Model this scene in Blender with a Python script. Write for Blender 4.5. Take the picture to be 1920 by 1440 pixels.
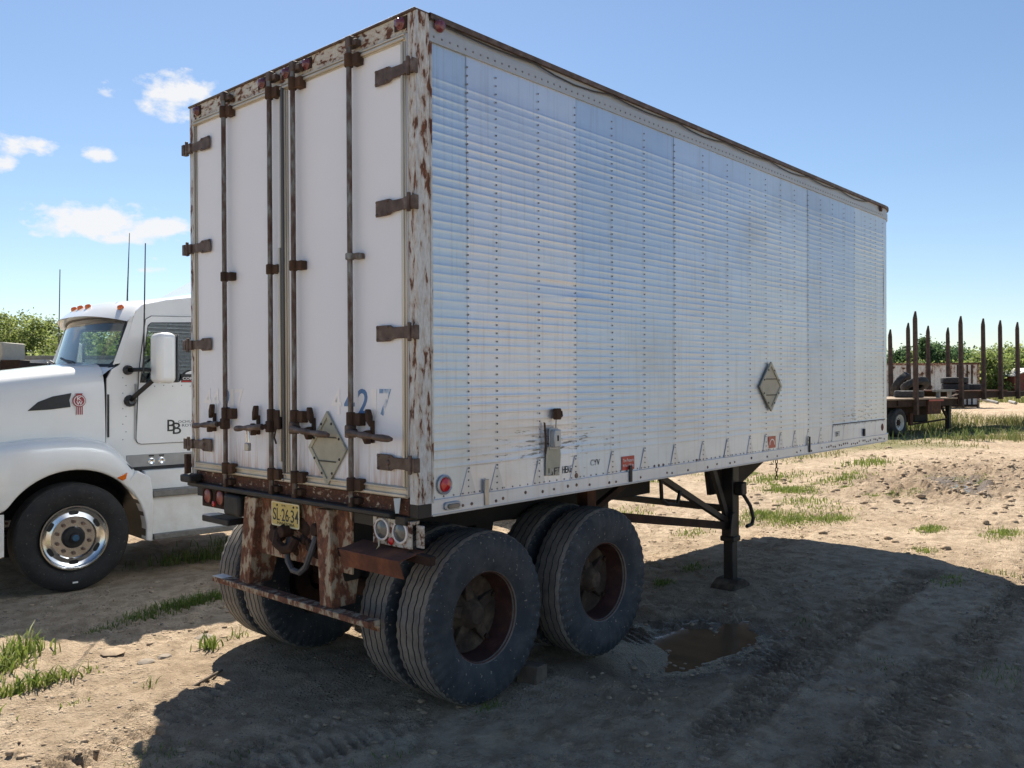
import bpy, bmesh, math, random
import numpy as np
from mathutils import Vector, Matrix
R = math.radians
for o in list(bpy.data.objects): bpy.data.objects.remove(o)
scn = bpy.context.scene
COL = scn.collection

# ---------------------------------------------------------------- camera
cam_d = bpy.data.cameras.new('camera'); cam = bpy.data.objects.new('camera', cam_d); COL.objects.link(cam)
cam.location = (-3.0325, -4.6201, 1.9081)
cam.rotation_euler = (R(90 - 0.06), 0, R(42.12 - 90))
cam_d.sensor_width = 36; cam_d.lens = 1605.4 * 36 / 1920
cam_d.clip_start = .05; cam_d.clip_end = 4000
scn.camera = cam

# ---------------------------------------------------------------- sky and sun
SUN_DIR = Vector((.47, .68, 1)).normalized()           # towards the sun
elev = math.asin(SUN_DIR.z); azim = math.atan2(SUN_DIR.x, SUN_DIR.y)
world = bpy.data.worlds.new('World'); scn.world = world; world.use_nodes = True
wt = world.node_tree; wt.nodes.clear()
def wn(t, **k):
    n = wt.nodes.new(t)
    for a, b in k.items(): setattr(n, a, b)
    return n
def wmath(op, a, b=None, clamp=False):
    n = wn('ShaderNodeMath', operation=op, use_clamp=clamp)
    for i, v in enumerate((a, b)):
        if v is None: continue
        if isinstance(v, (int, float)): n.inputs[i].default_value = v
        else: wt.links.new(v, n.inputs[i])
    return n.outputs[0]
sky = wn('ShaderNodeTexSky', sky_type='NISHITA', sun_disc=False, sun_elevation=elev, sun_rotation=azim,
         altitude=250, air_density=1.0, dust_density=.25, ozone_density=2.2)
tc = wn('ShaderNodeTexCoord')
sep = wn('ShaderNodeSeparateXYZ'); wt.links.new(tc.outputs['Generated'], sep.inputs[0])
az = wmath('ARCTAN2', sep.outputs[1], sep.outputs[0]); el = wmath('ARCSINE', sep.outputs[2])
mp = wn('ShaderNodeMapping'); mp.inputs['Scale'].default_value = (13, 13, 22)
wt.links.new(tc.outputs['Generated'], mp.inputs[0])
nz = wn('ShaderNodeTexNoise'); nz.inputs['Scale'].default_value = 2.4; nz.inputs['Detail'].default_value = 9; nz.inputs['Roughness'].default_value = .58
wt.links.new(mp.outputs[0], nz.inputs['Vector'])
# fair-weather clouds: azimuth, elevation, half width, half height (degrees), density
CL = [(63.6, 17.5, 3.0, 1.9, 1), (66.8, 17.3, 1.6, .6, .6), (67.9, 9.7, 4.8, 1.5, 1), (65.0, 9.4, 3.0, 1.1, 1), (71.0, 9.1, 1.6, .7, .7), (71.9, 13.6, 2.4, .85, 1),
      (73.4, 12.5, 1.6, .75, 1), (67.9, 13.5, 1.25, .55, .9), (64.5, 6.9, 1.4, .28, .6), (64.4, 7.7, 1.5, .22, .4),
      (96, 14, 6, 2.2, 1), (118, 10, 5, 1.6, 1), (140, 22, 7, 3, 1), (168, 12, 5, 1.7, 1), (-170, 18, 6, 2.5, 1), (-140, 11, 6, 1.6, 1), (-112, 21, 7, 2.6, 1), (-84, 12, 5, 1.6, 1), (-55, 16, 6, 2.2, 1), (84, 25, 5, 2, 1)]
tot = None
for a0, e0, wa, we, dn in CL:
    dx = wmath('DIVIDE', wmath('SUBTRACT', az, R(a0)), R(wa)); dy = wmath('DIVIDE', wmath('SUBTRACT', el, R(e0)), R(we))
    q = wmath('ADD', wmath('MULTIPLY', dx, dx), wmath('MULTIPLY', dy, dy))
    m = wmath('MULTIPLY', wmath('SUBTRACT', 1.0, q, clamp=True), dn)
    tot = m if tot is None else wmath('MAXIMUM', tot, m)
dens = wmath('ADD', tot, wmath('MULTIPLY', wmath('SUBTRACT', nz.outputs['Fac'], .5), 3.6))
dens = wmath('MULTIPLY', wmath('SUBTRACT', dens, .28), 1.5, clamp=True)
edge = wmath('MULTIPLY', tot, 3.5, clamp=True)
dens = wmath('MULTIPLY', wmath('MULTIPLY', dens, edge), .93)
mix = wn('ShaderNodeMix', data_type='RGBA')
hs = wn('ShaderNodeHueSaturation'); hs.inputs['Saturation'].default_value = 1.04; hs.inputs['Hue'].default_value = .5
wt.links.new(sky.outputs[0], hs.inputs['Color'])
wt.links.new(dens, mix.inputs[0]); wt.links.new(hs.outputs[0], mix.inputs[6]); mix.inputs[7].default_value = (7.3, 7.3, 7.4, 1)
bg = wn('ShaderNodeBackground'); bg.inputs[1].default_value = .062
wt.links.new(mix.outputs[2], bg.inputs[0])
wo = wn('ShaderNodeOutputWorld'); wt.links.new(bg.outputs[0], wo.inputs[0])

sun_d = bpy.data.lights.new('sun', 'SUN'); sun = bpy.data.objects.new('sun', sun_d); COL.objects.link(sun)
sun_d.energy = 4.6; sun_d.angle = R(.53); sun_d.color = (1, .93, .82)
sun.rotation_euler = SUN_DIR.to_track_quat('Z', 'Y').to_euler()
sun.location = (5, 8, 20)

scn.view_settings.view_transform = 'Standard'; scn.view_settings.look = 'None'
scn.view_settings.exposure = 1.05; scn.view_settings.gamma = 1
# ---------------------------------------------------------------- helpers
rnd = random.Random(7)
def thing(name, label, cat, loc=(0, 0, 0), rot=(0, 0, 0), group=None):
    o = bpy.data.objects.new(name, None); COL.objects.link(o)
    o.location = loc; o.rotation_euler = rot; o.empty_display_size = .3
    return tag(o, label, cat, group)
def tag(o, label=None, cat=None, group=None, kind=None):
    if label: o['label'] = label
    if cat: o['category'] = cat
    if group: o['group'] = group
    if kind: o['kind'] = kind
    return o
def link_mesh(name, me, m, parent=None):
    o = bpy.data.objects.new(name, me); COL.objects.link(o)
    if m is not None and not me.materials: me.materials.append(MAT[m] if isinstance(m, str) else m)
    o.parent = parent
    return o
def dup(o, parent, loc=None, rot=None):
    c = o.copy(); COL.objects.link(c); c.parent = parent
    if loc is not None: c.location = loc
    if rot is not None: c.rotation_euler = rot
    for ch in list(o.children): dup(ch, c)
    return c
def frame(d, up=(0, 0, 1)):
    d = Vector(d).normalized(); u = Vector(up)
    if abs(d.dot(u.normalized())) > .98: u = Vector((1, 0, 0)) if abs(d.x) < .9 else Vector((0, 1, 0))
    s = d.cross(u).normalized(); return d, s, s.cross(d)
class MB:
    def __init__(self): self.v = []; self.f = []
    def add(self, vs, fs):
        b = len(self.v); self.v += [tuple(p) for p in vs]; self.f += [tuple(i + b for i in q) for q in fs]; return self
    def hexa(self, p):
        return self.add(p, [(0, 3, 2, 1), (4, 5, 6, 7), (0, 1, 5, 4), (1, 2, 6, 5), (2, 3, 7, 6), (3, 0, 4, 7)])
    def box(self, a, b):
        (x0, y0, z0), (x1, y1, z1) = a, b
        x0, x1 = min(x0, x1), max(x0, x1); y0, y1 = min(y0, y1), max(y0, y1); z0, z1 = min(z0, z1), max(z0, z1)
        return self.hexa([(x0, y0, z0), (x1, y0, z0), (x1, y1, z0), (x0, y1, z0), (x0, y0, z1), (x1, y0, z1), (x1, y1, z1), (x0, y1, z1)])
    def bar(self, a, b, w, h, up=(0, 0, 1), w1=None, h1=None):
        a, b = Vector(a), Vector(b); d, s, u = frame(b - a, up)
        w1 = w if w1 is None else w1; h1 = h if h1 is None else h1
        q = lambda c, w, h: [c - s * w / 2 - u * h / 2, c + s * w / 2 - u * h / 2, c + s * w / 2 + u * h / 2, c - s * w / 2 + u * h / 2]
        A, B = q(a, w, h), q(b, w1, h1)
        return self.hexa([A[0], A[1], A[2], A[3], B[0], B[1], B[2], B[3]][::1]) if False else self.add(A + B, [(0, 1, 2, 3), (7, 6, 5, 4), (0, 4, 5, 1), (1, 5, 6, 2), (2, 6, 7, 3), (3, 7, 4, 0)])
    def tube(self, pts, r, n=8, cap=True):
        pts = [Vector(p) for p in pts]; rs = r if isinstance(r, (list, tuple)) else [r] * len(pts)
        base = len(self.v); s0 = None
        for i, p in enumerate(pts):
            d = (pts[min(i + 1, len(pts) - 1)] - pts[max(i - 1, 0)])
            d, s, u = frame(d)
            if s0 is not None:
                s = (s0 - d * s0.dot(d)).normalized(); u = s.cross(d)
            s0 = s
            for k in range(n):
                a = 2 * math.pi * k / n
                self.v.append(tuple(p + (s * math.cos(a) + u * math.sin(a)) * rs[i]))
        for i in range(len(pts) - 1):
            for k in range(n):
                a = base + i * n + k; b = base + i * n + (k + 1) % n
                self.f.append((a, b, b + n, a + n))
        if cap:
            self.f.append(tuple(base + k for k in range(n))[::-1]); e = base + (len(pts) - 1) * n
            self.f.append(tuple(e + k for k in range(n)))
        return self
    def cyl(self, a, b, r, r1=None, n=16): return self.tube([a, b], [r, r if r1 is None else r1], n)
    def lathe(self, prof, c, axis, n=32, fn=None, closed=False):
        c = Vector(c); d, s, u = frame(axis); base = len(self.v); m = len(prof)
        for k in range(n):
            t = 2 * math.pi * k / n; e = s * math.cos(t) + u * math.sin(t)
            for j, (a, r) in enumerate(prof):
                rr = r + (fn(j, k) if fn else 0)
                self.v.append(tuple(c + d * a + e * rr))
        for k in range(n):
            for j in range(m if closed else m - 1):
                a = base + k * m + j; b = base + ((k + 1) % n) * m + j; j2 = (j + 1) % m
                a2 = base + k * m + j2; b2 = base + ((k + 1) % n) * m + j2
                self.f.append((a, a2, b2, b))
        return self
    def prism(self, poly, f, d0, d1):
        n = len(poly); vs = [f(u, v, d0) for u, v in poly] + [f(u, v, d1) for u, v in poly]
        fs = [tuple(range(n))[::-1], tuple(range(n, 2 * n))] + [(i, (i + 1) % n, n + (i + 1) % n, n + i) for i in range(n)]
        return self.add(vs, fs)
    def grid(self, P):                      # P[i][j] points
        n, m = len(P), len(P[0]); vs = [p for row in P for p in row]
        fs = [(i * m + j, i * m + j + 1, (i + 1) * m + j + 1, (i + 1) * m + j) for i in range(n - 1) for j in range(m - 1)]
        return self.add(vs, fs)
    def dome(self, c, nrm, r, h, n=6):      # a rivet head
        d, s, u = frame(nrm); c = Vector(c)
        ring = lambda rr, hh: [c + d * hh + (s * math.cos(2 * math.pi * k / n) + u * math.sin(2 * math.pi * k / n)) * rr for k in range(n)]
        vs = ring(r, -.0005) + ring(r * .7, h * .7) + [c + d * h]
        fs = [(k, (k + 1) % n, n + (k + 1) % n, n + k) for k in range(n)] + [(n + k, n + (k + 1) % n, 2 * n) for k in range(n)]
        return self.add(vs, fs)
    def build(self, name, m, parent=None, bevel=0, ang=35, fix=True, sub=0, seg=1):
        me = bpy.data.meshes.new(name); me.from_pydata(self.v, [], self.f); me.update()
        if fix:
            bm = bmesh.new(); bm.from_mesh(me); bmesh.ops.recalc_face_normals(bm, faces=bm.faces); bm.to_mesh(me); bm.free()
        for p in me.polygons: p.use_smooth = True
        me.set_sharp_from_angle(angle=R(ang))
        o = link_mesh(name, me, m, parent)
        if bevel:
            b = o.modifiers.new('bevel', 'BEVEL'); b.width = bevel; b.segments = seg; b.limit_method = 'ANGLE'; b.angle_limit = R(40)
        if sub:
            b = o.modifiers.new('sub', 'SUBSURF'); b.levels = sub; b.render_levels = sub
        return o
def holed(name, m, parent, outer, holes, f, thick):
    """a plate with openings: outline and holes in (u, v), f maps (u, v, depth) to 3D"""
    bm = bmesh.new(); ed = []
    for lp in [outer] + holes:
        vs = [bm.verts.new(f(u, v, 0)) for u, v in lp]
        ed += [bm.edges.new((vs[i], vs[(i + 1) % len(vs)])) for i in range(len(vs))]
    bmesh.ops.triangle_fill(bm, use_beauty=True, use_dissolve=False, edges=ed)
    r = bmesh.ops.extrude_face_region(bm, geom=list(bm.faces))
    off = Vector(f(0, 0, thick)) - Vector(f(0, 0, 0))
    bmesh.ops.translate(bm, vec=off, verts=[g for g in r['geom'] if isinstance(g, bmesh.types.BMVert)])
    bmesh.ops.recalc_face_normals(bm, faces=bm.faces)
    me = bpy.data.meshes.new(name); bm.to_mesh(me); bm.free()
    return link_mesh(name, me, m, parent)
def rounded(x0, x1, y0, y1, r, n=5):
    pts = []
    for cx, cy, a0 in ((x1 - r, y1 - r, 0), (x0 + r, y1 - r, 90), (x0 + r, y0 + r, 180), (x1 - r, y0 + r, 270)):
        for k in range(n + 1):
            a = R(a0 + 90 * k / n); pts.append((cx + r * math.cos(a), cy + r * math.sin(a)))
    return pts
REAR = Matrix(((0, 0, -1), (-1, 0, 0), (0, 1, 0)))     # text x, y, z axes for a surface facing -X
SIDE = Matrix(((1, 0, 0), (0, 0, -1), (0, 1, 0)))      # for a surface facing -Y
def text(name, body, m, parent, at, height, width, orient=REAR, thick=.0006, bold=0., shear=0., font=None):
    cu = bpy.data.curves.new(name, 'FONT'); cu.body = body; cu.align_x = 'LEFT'; cu.extrude = thick; cu.offset = bold; cu.shear = shear; cu.resolution_u = 3
    ob = bpy.data.objects.new(name, cu); COL.objects.link(ob)
    bpy.context.view_layer.update()
    me = bpy.data.meshes.new_from_object(ob.evaluated_get(bpy.context.evaluated_depsgraph_get()))
    bpy.data.objects.remove(ob); bpy.data.curves.remove(cu)
    n = len(me.vertices); co = np.empty(n * 3, 'f'); me.vertices.foreach_get('co', co); co = co.reshape(-1, 3)
    lo, hi = co.min(0), co.max(0)
    co[:, 0] = (co[:, 0] - lo[0]) / (hi[0] - lo[0]) * width; co[:, 1] = (co[:, 1] - lo[1]) / (hi[1] - lo[1]) * height
    co = co @ np.array(orient.transposed()) + np.array(at)
    me.vertices.foreach_set('co', co.astype('f').ravel()); me.update(); me.name = name
    me.materials.clear()
    return link_mesh(name, me, m, parent)

# ---- value noise for terrain
def _h(x, y, s):
    h = (x.astype(np.int64) * 374761393 + y.astype(np.int64) * 668265263 + s * 144665) & 0xffffffff
    h = ((h ^ (h >> 13)) * 1274126177) & 0xffffffff
    return ((h ^ (h >> 16)) & 0xffffff) / float(0xffffff)
def vn(x, y, s=0):
    xi, yi = np.floor(x), np.floor(y); fx, fy = x - xi, y - yi
    fx = fx * fx * fx * (fx * (fx * 6 - 15) + 10); fy = fy * fy * fy * (fy * (fy * 6 - 15) + 10)
    a = _h(xi, yi, s) * (1 - fx) + _h(xi + 1, yi, s) * fx; b = _h(xi, yi + 1, s) * (1 - fx) + _h(xi + 1, yi + 1, s) * fx
    return a * (1 - fy) + b * fy - .5
def fbm(x, y, s=0, o=4, g=.5):
    r = 0; a = 1.
    for i in range(o): r = r + a * vn(x, y, s + i * 17); x = x * 2.03 + 11.3; y = y * 2.03 + 5.7; a *= g
    return r

# ---------------------------------------------------------------- materials
MAT = {}
class NT:
    def __init__(self, name):
        self.m = bpy.data.materials.new(name); self.m.use_nodes = True; self.t = self.m.node_tree; MAT[name] = self.m
        self.b = self.t.nodes['Principled BSDF']; self.out = self.t.nodes['Material Output']
        self.c = self.n('ShaderNodeTexCoord').outputs['Object']
    def n(self, ty, **k):
        n = self.t.nodes.new(ty)
        for a, b in k.items(): setattr(n, a, b)
        return n
    def l(self, a, b): self.t.links.new(a, b)
    def s(self, sock, v):
        if isinstance(v, bpy.types.NodeSocket): self.l(v, sock)
        else: sock.default_value = (v + (1,)) if isinstance(v, tuple) and len(v) == 3 and sock.type == 'RGBA' else v
    def map(self, sc, vec=None):
        n = self.n('ShaderNodeMapping'); n.inputs['Scale'].default_value = sc; self.l(vec or self.c, n.inputs[0]); return n.outputs[0]
    def noise(self, scale, detail=5, rough=.55, vec=None, dist=0):
        n = self.n('ShaderNodeTexNoise'); n.inputs['Scale'].default_value = scale; n.inputs['Detail'].default_value = detail
        n.inputs['Roughness'].default_value = rough; n.inputs['Distortion'].default_value = dist; self.l(vec or self.c, n.inputs['Vector']); return n.outputs['Fac']
    def ramp(self, f, stops):
        n = self.n('ShaderNodeValToRGB'); e = n.color_ramp.elements
        while len(e) < len(stops): e.new(.5)
        for q, (p, c) in zip(e, stops):
            q.position = p; q.color = (c, c, c, 1) if isinstance(c, (int, float)) else tuple(c) + (1,)
        self.l(f, n.inputs[0]); return n.outputs[0]
    def mix(self, f, a, b):
        n = self.n('ShaderNodeMix', data_type='RGBA'); self.s(n.inputs[0], f); self.s(n.inputs[6], a); self.s(n.inputs[7], b); return n.outputs[2]
    def math(self, op, a, b=0., clamp=False):
        n = self.n('ShaderNodeMath', operation=op, use_clamp=clamp); self.s(n.inputs[0], a); self.s(n.inputs[1], b); return n.outputs[0]
    def bump(self, h, st=.3, d=.01):
        n = self.n('ShaderNodeBump'); n.inputs['Strength'].default_value = st; n.inputs['Distance'].default_value = d; self.l(h, n.inputs['Height']); self.l(n.outputs[0], self.b.inputs['Normal'])
    def set(self, **k):
        nm = dict(col='Base Color', rough='Roughness', metal='Metallic', coat='Coat Weight', spec='Specular IOR Level', trans='Transmission Weight', ior='IOR', alpha='Alpha', em='Emission Color', ems='Emission Strength', crough='Coat Roughness')
        for a, v in k.items(): self.s(self.b.inputs[nm[a]], v)
        return self
    def xyz(self, vec=None):
        n = self.n('ShaderNodeSeparateXYZ'); self.l(vec or self.c, n.inputs[0]); return n.outputs
    def rand(self): return self.n('ShaderNodeObjectInfo').outputs['Random']
def simple(name, c1, c2=None, rough=.5, metal=0., scale=8, bump=0., bscale=40, coat=0., spec=.5, stretch=None):
    t = NT(name)
    if c2:
        f = t.noise(scale, 6, vec=t.map(stretch) if stretch else None); t.set(col=t.mix(t.ramp(f, [(.35, 0.), (.65, 1.)]), c1, c2))
    else: t.set(col=c1)
    t.set(rough=rough, metal=metal, coat=coat, spec=spec)
    if bump: t.bump(t.noise(bscale, 4), bump, .01)
    return t
RUSTS = [(.25, (.028, .014, .010)), (.5, (.085, .035, .020)), (.72, (.17, .068, .032)), (.9, (.26, .13, .07))]
def rusty(name, paint, thr, sc=(9, 9, 3.2), soft=.03, dirt=None, rough=.45, rs_=1.):
    t = NT(name); v = t.map(sc)
    f = t.noise(1.6, 9, .62, v, .3); g = t.noise(7, 6, .6, v)
    mk = t.ramp(f, [(thr - soft, 0.), (thr + soft, 1.)])
    pc = t.mix(t.ramp(g, [(.4, 0.), (.7, 1.)]), paint, dirt or tuple(c * .72 for c in paint))
    # brown bleeding round every rust spot
    halo = t.ramp(f, [(thr - .13, 0.), (thr, .6)])
    pc = t.mix(halo, pc, (.36, .23, .13))
    rc = t.ramp(t.noise(4, 8, .65, v), [(p, tuple(x * rs_ for x in c)) for p, c in RUSTS])
    t.set(col=t.mix(mk, pc, rc), rough=t.mix(mk, (rough,) * 3, (.88,) * 3))
    t.bump(t.math('SUBTRACT', t.noise(28, 5), t.math('MULTIPLY', mk, .5)), .5, .006)
    return t
rusty('post_paint', (.60, .63, .64), .575, (16, 16, 4.5), rs_=1.5, soft=.02)
rusty('header_paint', (.60, .58, .50), .56, (18, 9, 18), rs_=1.3)
rusty('sill_paint', (.50, .44, .34), .40, (20, 12, 20))
rusty('support_paint', (.42, .36, .27), .475, (10, 10, 6), rs_=1.8, soft=.035)
rusty('bracket_paint', (.55, .55, .52), .54, (14, 14, 14))
rusty('container_paint', (.62, .62, .60), .60, (1.6, 1.6, 1.0))
def rust_mat(name, dk=1., warm=1.):
    t = NT(name); f = t.noise(6, 9, .65); g = t.noise(40, 5)
    t.set(col=t.ramp(f, [(p, (c[0] * dk * warm, c[1] * dk, c[2] * dk)) for p, c in RUSTS]), rough=.85, metal=.1); t.bump(g, .5, .004)
rust_mat('rust', 1.0); rust_mat('rust_dark', .45, .9); rust_mat('rust_orange', 1.5, 1.1); rust_mat('hinge_rust', .85, .78)
t = NT('hinge_steel'); f = t.noise(14, 8, .6); t.set(col=t.ramp(f, [(.3, (.065, .042, .034)), (.55, (.13, .095, .078)), (.75, (.24, .20, .18))]), rough=.6, metal=.35); t.bump(t.noise(60, 4), .35, .003)
t = NT('rod_steel'); f = t.noise(9, 8, .6, t.map((3, 3, 1))); t.set(col=t.ramp(f, [(.38, (.085, .045, .030)), (.50, (.13, .105, .09)), (.63, (.22, .225, .215)), (.82, (.34, .36, .35))]), rough=.5, metal=.45); t.bump(t.noise(50, 4), .3, .002)
t = NT('underbody'); t.set(col=t.ramp(t.noise(5, 7), [(.3, (.006, .005, .005)), (.7, (.020, .015, .012))]), rough=.75); t.bump(t.noise(30, 4), .3, .004)
t = NT('black_steel'); t.set(col=t.ramp(t.noise(9, 7), [(.3, (.008, .008, .009)), (.62, (.018, .017, .017)), (.8, (.05, .034, .026))]), rough=.55); t.bump(t.noise(35, 4), .3, .003)
# bare aluminium sheet, weathered, with scuffs low down at the back
def alu(name, base, rough, metal, scuff=True):
    t = NT(name); z = t.xyz()
    f = t.noise(2.2, 6, .6, t.map((.6, 1, 1.4))); g = t.noise(10, 6, .6, t.map((.35, 1, 6)))
    rv = t.rand()
    c = t.mix(t.ramp(f, [(.3, 0.), (.7, 1.)]), tuple(x * .90 for x in base), base)
    c = t.mix(t.math('MULTIPLY', rv, .25), c, (.50, .56, .66))
    streak = t.noise(5, 5, .6, t.map((7, 1, .25)))                  # runs below the rivets
    c = t.mix(t.math('MULTIPLY', t.ramp(streak, [(.52, 0.), (.75, 1.)]), .5), c, (.40, .40, .40))
    oc = t.n('ShaderNodeObjectInfo').outputs['Color']; vm = t.n('ShaderNodeVectorMath', operation='MULTIPLY'); t.l(c, vm.inputs[0]); t.l(oc, vm.inputs[1]); c = vm.outputs[0]
    gr = t.noise(1.3, 8, .65, t.map((.5, 1, .8))); c = t.mix(t.math('MULTIPLY', t.ramp(gr, [(.52, 0.), (.72, 1.)]), .4), c, (.36, .37, .38))
    ro = t.math('ADD', t.math('MULTIPLY', g, .22), rough - .11)
    t.set(col=c, rough=ro, metal=metal, spec=.5)
    if scuff:
        s = t.noise(3.3, 9, .7, t.map((2.0, 1, 15)))
        reg = t.math('MULTIPLY', t.ramp(z[2], [(0., 0.), (1., 1.)]), 1.)
        lo = t.math('SUBTRACT', 1., t.math('DIVIDE', t.math('ABSOLUTE', t.math('SUBTRACT', z[2], 1.52)), .24), True)
        lx = t.math('SUBTRACT', 1., t.math('DIVIDE', t.math('ABSOLUTE', t.math('SUBTRACT', z[0], 1.15)), 1.05), True)
        lf = t.math('SUBTRACT', 1., t.math('DIVIDE', t.math('ABSOLUTE', t.math('SUBTRACT', z[0], 6.3)), 1.2), True)
        reg = t.math('MULTIPLY', lo, t.math('ADD', lx, t.math('MULTIPLY', lf, .8)), True)
        mk = t.math('MULTIPLY', t.math('SUBTRACT', t.math('ADD', s, t.math('MULTIPLY', reg, .20)), .665), 14, True)
        mk = t.math('MULTIPLY', mk, t.math('GREATER_THAN', reg, .02))
        c2 = t.mix(mk, c, t.mix(t.noise(30), (.10, .095, .08), (.25, .25, .22)))
        t.set(col=c2, metal=t.math('MULTIPLY', t.math('SUBTRACT', 1., mk), metal))
    t.bump(t.noise(7, 4, .5, t.map((1, 1, 2))), .10, .01)
    return t
alu('aluminium', (.60, .67, .765), .42, .78); alu('aluminium_flat', (.52, .61, .75), .40, .75); alu('rail_alu', (.46, .48, .49), .5, .55, False); alu('gusset_alu', (.50, .57, .68), .38, .75, False)
simple('rivet', (.16, .16, .17), (.30, .30, .31), .5, .6, 30)
simple('bolt_rust', (.10, .06, .045), (.22, .15, .12), .8, 0, 40)
simple('trim_alu', (.60, .57, .50), (.46, .42, .34), .45, .45, 4, .1, 40, stretch=(1, 1, .3))
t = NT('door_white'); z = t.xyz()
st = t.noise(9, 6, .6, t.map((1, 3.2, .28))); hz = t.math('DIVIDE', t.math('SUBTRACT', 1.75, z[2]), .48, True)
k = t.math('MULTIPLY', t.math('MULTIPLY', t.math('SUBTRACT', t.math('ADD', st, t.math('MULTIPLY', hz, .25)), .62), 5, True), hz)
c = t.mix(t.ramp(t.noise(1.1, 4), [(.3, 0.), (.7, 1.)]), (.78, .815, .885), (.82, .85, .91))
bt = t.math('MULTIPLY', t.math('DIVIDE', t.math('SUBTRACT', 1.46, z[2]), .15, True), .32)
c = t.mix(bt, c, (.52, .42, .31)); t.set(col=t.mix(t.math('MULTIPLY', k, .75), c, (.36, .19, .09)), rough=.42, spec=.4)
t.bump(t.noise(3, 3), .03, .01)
simple('ghost_white', (.86, .86, .875), rough=.3); 
t = NT('faded_blue'); f = t.noise(11, 7, .65); t.set(col=t.mix(t.ramp(f, [(.60, 0.), (.74, 1.)]), (.085, .20, .42), (.60, .66, .76)), rough=.4)
t = NT('faded_blue_worn'); f = t.noise(8, 7, .65, t.map((1, 1, .5))); t.set(col=t.mix(t.ramp(f, [(.50, 0.), (.58, 1.)]), (.14, .28, .50), (.82, .83, .86)), rough=.4)
simple('placard', (.44, .43, .35), (.36, .35, .28), .6, .1, 9, .1, 60); simple('placard_line', (.075, .072, .06), rough=.8)
simple('ink', (.012, .012, .012), (.05, .05, .045), .6, scale=30); t = NT('stencil_ink'); t.set(col=t.mix(t.ramp(t.noise(26, 6, .7), [(.47, 0.), (.60, 1.)]), (.03, .03, .035), (.55, .58, .62)), rough=.6)
simple('plate_yellow', (.62, .50, .16), (.54, .42, .14), .45, scale=12); simple('plate_edge', (.70, .66, .45), rough=.4)
simple('sticker_red', (.46, .035, .03), (.38, .03, .03), .35, scale=5); simple('sticker_orange', (.47, .085, .055), (.38, .07, .05), .4); simple('sticker_white', (.80, .76, .74), rough=.4)
t = NT('lamp_red'); t.set(col=(.50, .01, .015), rough=.12, coat=.6); t.bump(t.n('ShaderNodeTexVoronoi').outputs[0], 0, .001)
simple('lamp_maroon', (.10, .022, .03), (.17, .04, .05), .25, coat=.5); simple('lamp_dull', (.05, .06, .065), (.14, .15, .15), .2, scale=6, coat=.5)
simple('lamp_faded', (.20, .035, .03), (.30, .08, .06), .3, coat=.3)
simple('rubber_black', (.010, .010, .011), (.022, .021, .021), .6, scale=12, bump=.2); simple('cable', (.012, .012, .014), rough=.45)
simple('hose', (.04, .045, .055), (.075, .075, .08), .5, scale=20)
def tyre_mat(name, side, side2, tread, tread2):
    t = NT(name); g = t.n('ShaderNodeNewGeometry'); vt = t.n('ShaderNodeVectorTransform', vector_type='NORMAL', convert_from='WORLD', convert_to='OBJECT')
    t.l(g.outputs['True Normal'], vt.inputs[0]); ny = t.math('ABSOLUTE', t.xyz(vt.outputs[0])[1])
    f = t.noise(7, 8, .65); sd = t.mix(t.ramp(f, [(.42, 0.), (.72, 1.)]), side, side2)
    spl = t.ramp(t.noise(48, 3, .5), [(.665, 0.), (.69, 1.)]); sd = t.mix(spl, sd, tread2)
    tr = t.mix(t.ramp(t.noise(10, 8, .7), [(.35, 0.), (.65, 1.)]), tread, tread2)
    t.set(col=t.mix(t.ramp(ny, [(.45, 0.), (.8, 1.)]), tr, sd), rough=.72, spec=.4); t.bump(t.noise(60, 4), .4, .003)
tyre_mat('tyre_trailer', (.028, .036, .046), (.072, .078, .084), (.14, .125, .11), (.25, .225, .195))
tyre_mat('tyre_truck', (.016, .016, .017), (.032, .031, .029), (.02, .02, .02), (.07, .065, .055))
tyre_mat('tyre_scrap', (.018, .018, .02), (.05, .05, .05), (.025, .025, .027), (.07, .068, .065))
# truck
t = NT('truck_white'); du = t.math('MULTIPLY', t.math('DIVIDE', t.math('SUBTRACT', 1.25, t.xyz()[2]), .8, True), t.ramp(t.noise(5, 7, .65), [(.38, .0), (.7, .55)])); t.set(col=t.mix(du, t.mix(t.ramp(t.noise(2.5, 5), [(.35, 0.), (.65, 1.)]), (.84, .84, .81), (.79, .79, .76)), (.56, .50, .41)), rough=.32, coat=.8, crough=.06)
simple('chrome', (.72, .72, .72), (.58, .58, .57), .2, 1., 3); simple('brushed', (.46, .46, .45), (.36, .36, .35), .38, .8, 6); simple('black_plastic', (.013, .013, .014), (.02, .02, .02), .45, scale=20)
simple('grey_plastic', (.07, .072, .075), rough=.5); simple('amber', (.75, .17, .015), (.65, .13, .012), .2, coat=.6); simple('nut_rust', (.23, .15, .11), (.12, .08, .06), .7, .3, 30); simple('cap_blue', (.03, .09, .16), rough=.4)
simple('seat_dark', (.02, .02, .022), (.035, .035, .038), .8); simple('seam_dark', (.03, .03, .03), rough=.7); simple('tread_grey', (.24, .235, .22), (.17, .165, .15), .5, .5, 20, .4, 90)
simple('emblem_red', (.30, .025, .03), rough=.35, coat=.4)
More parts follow.
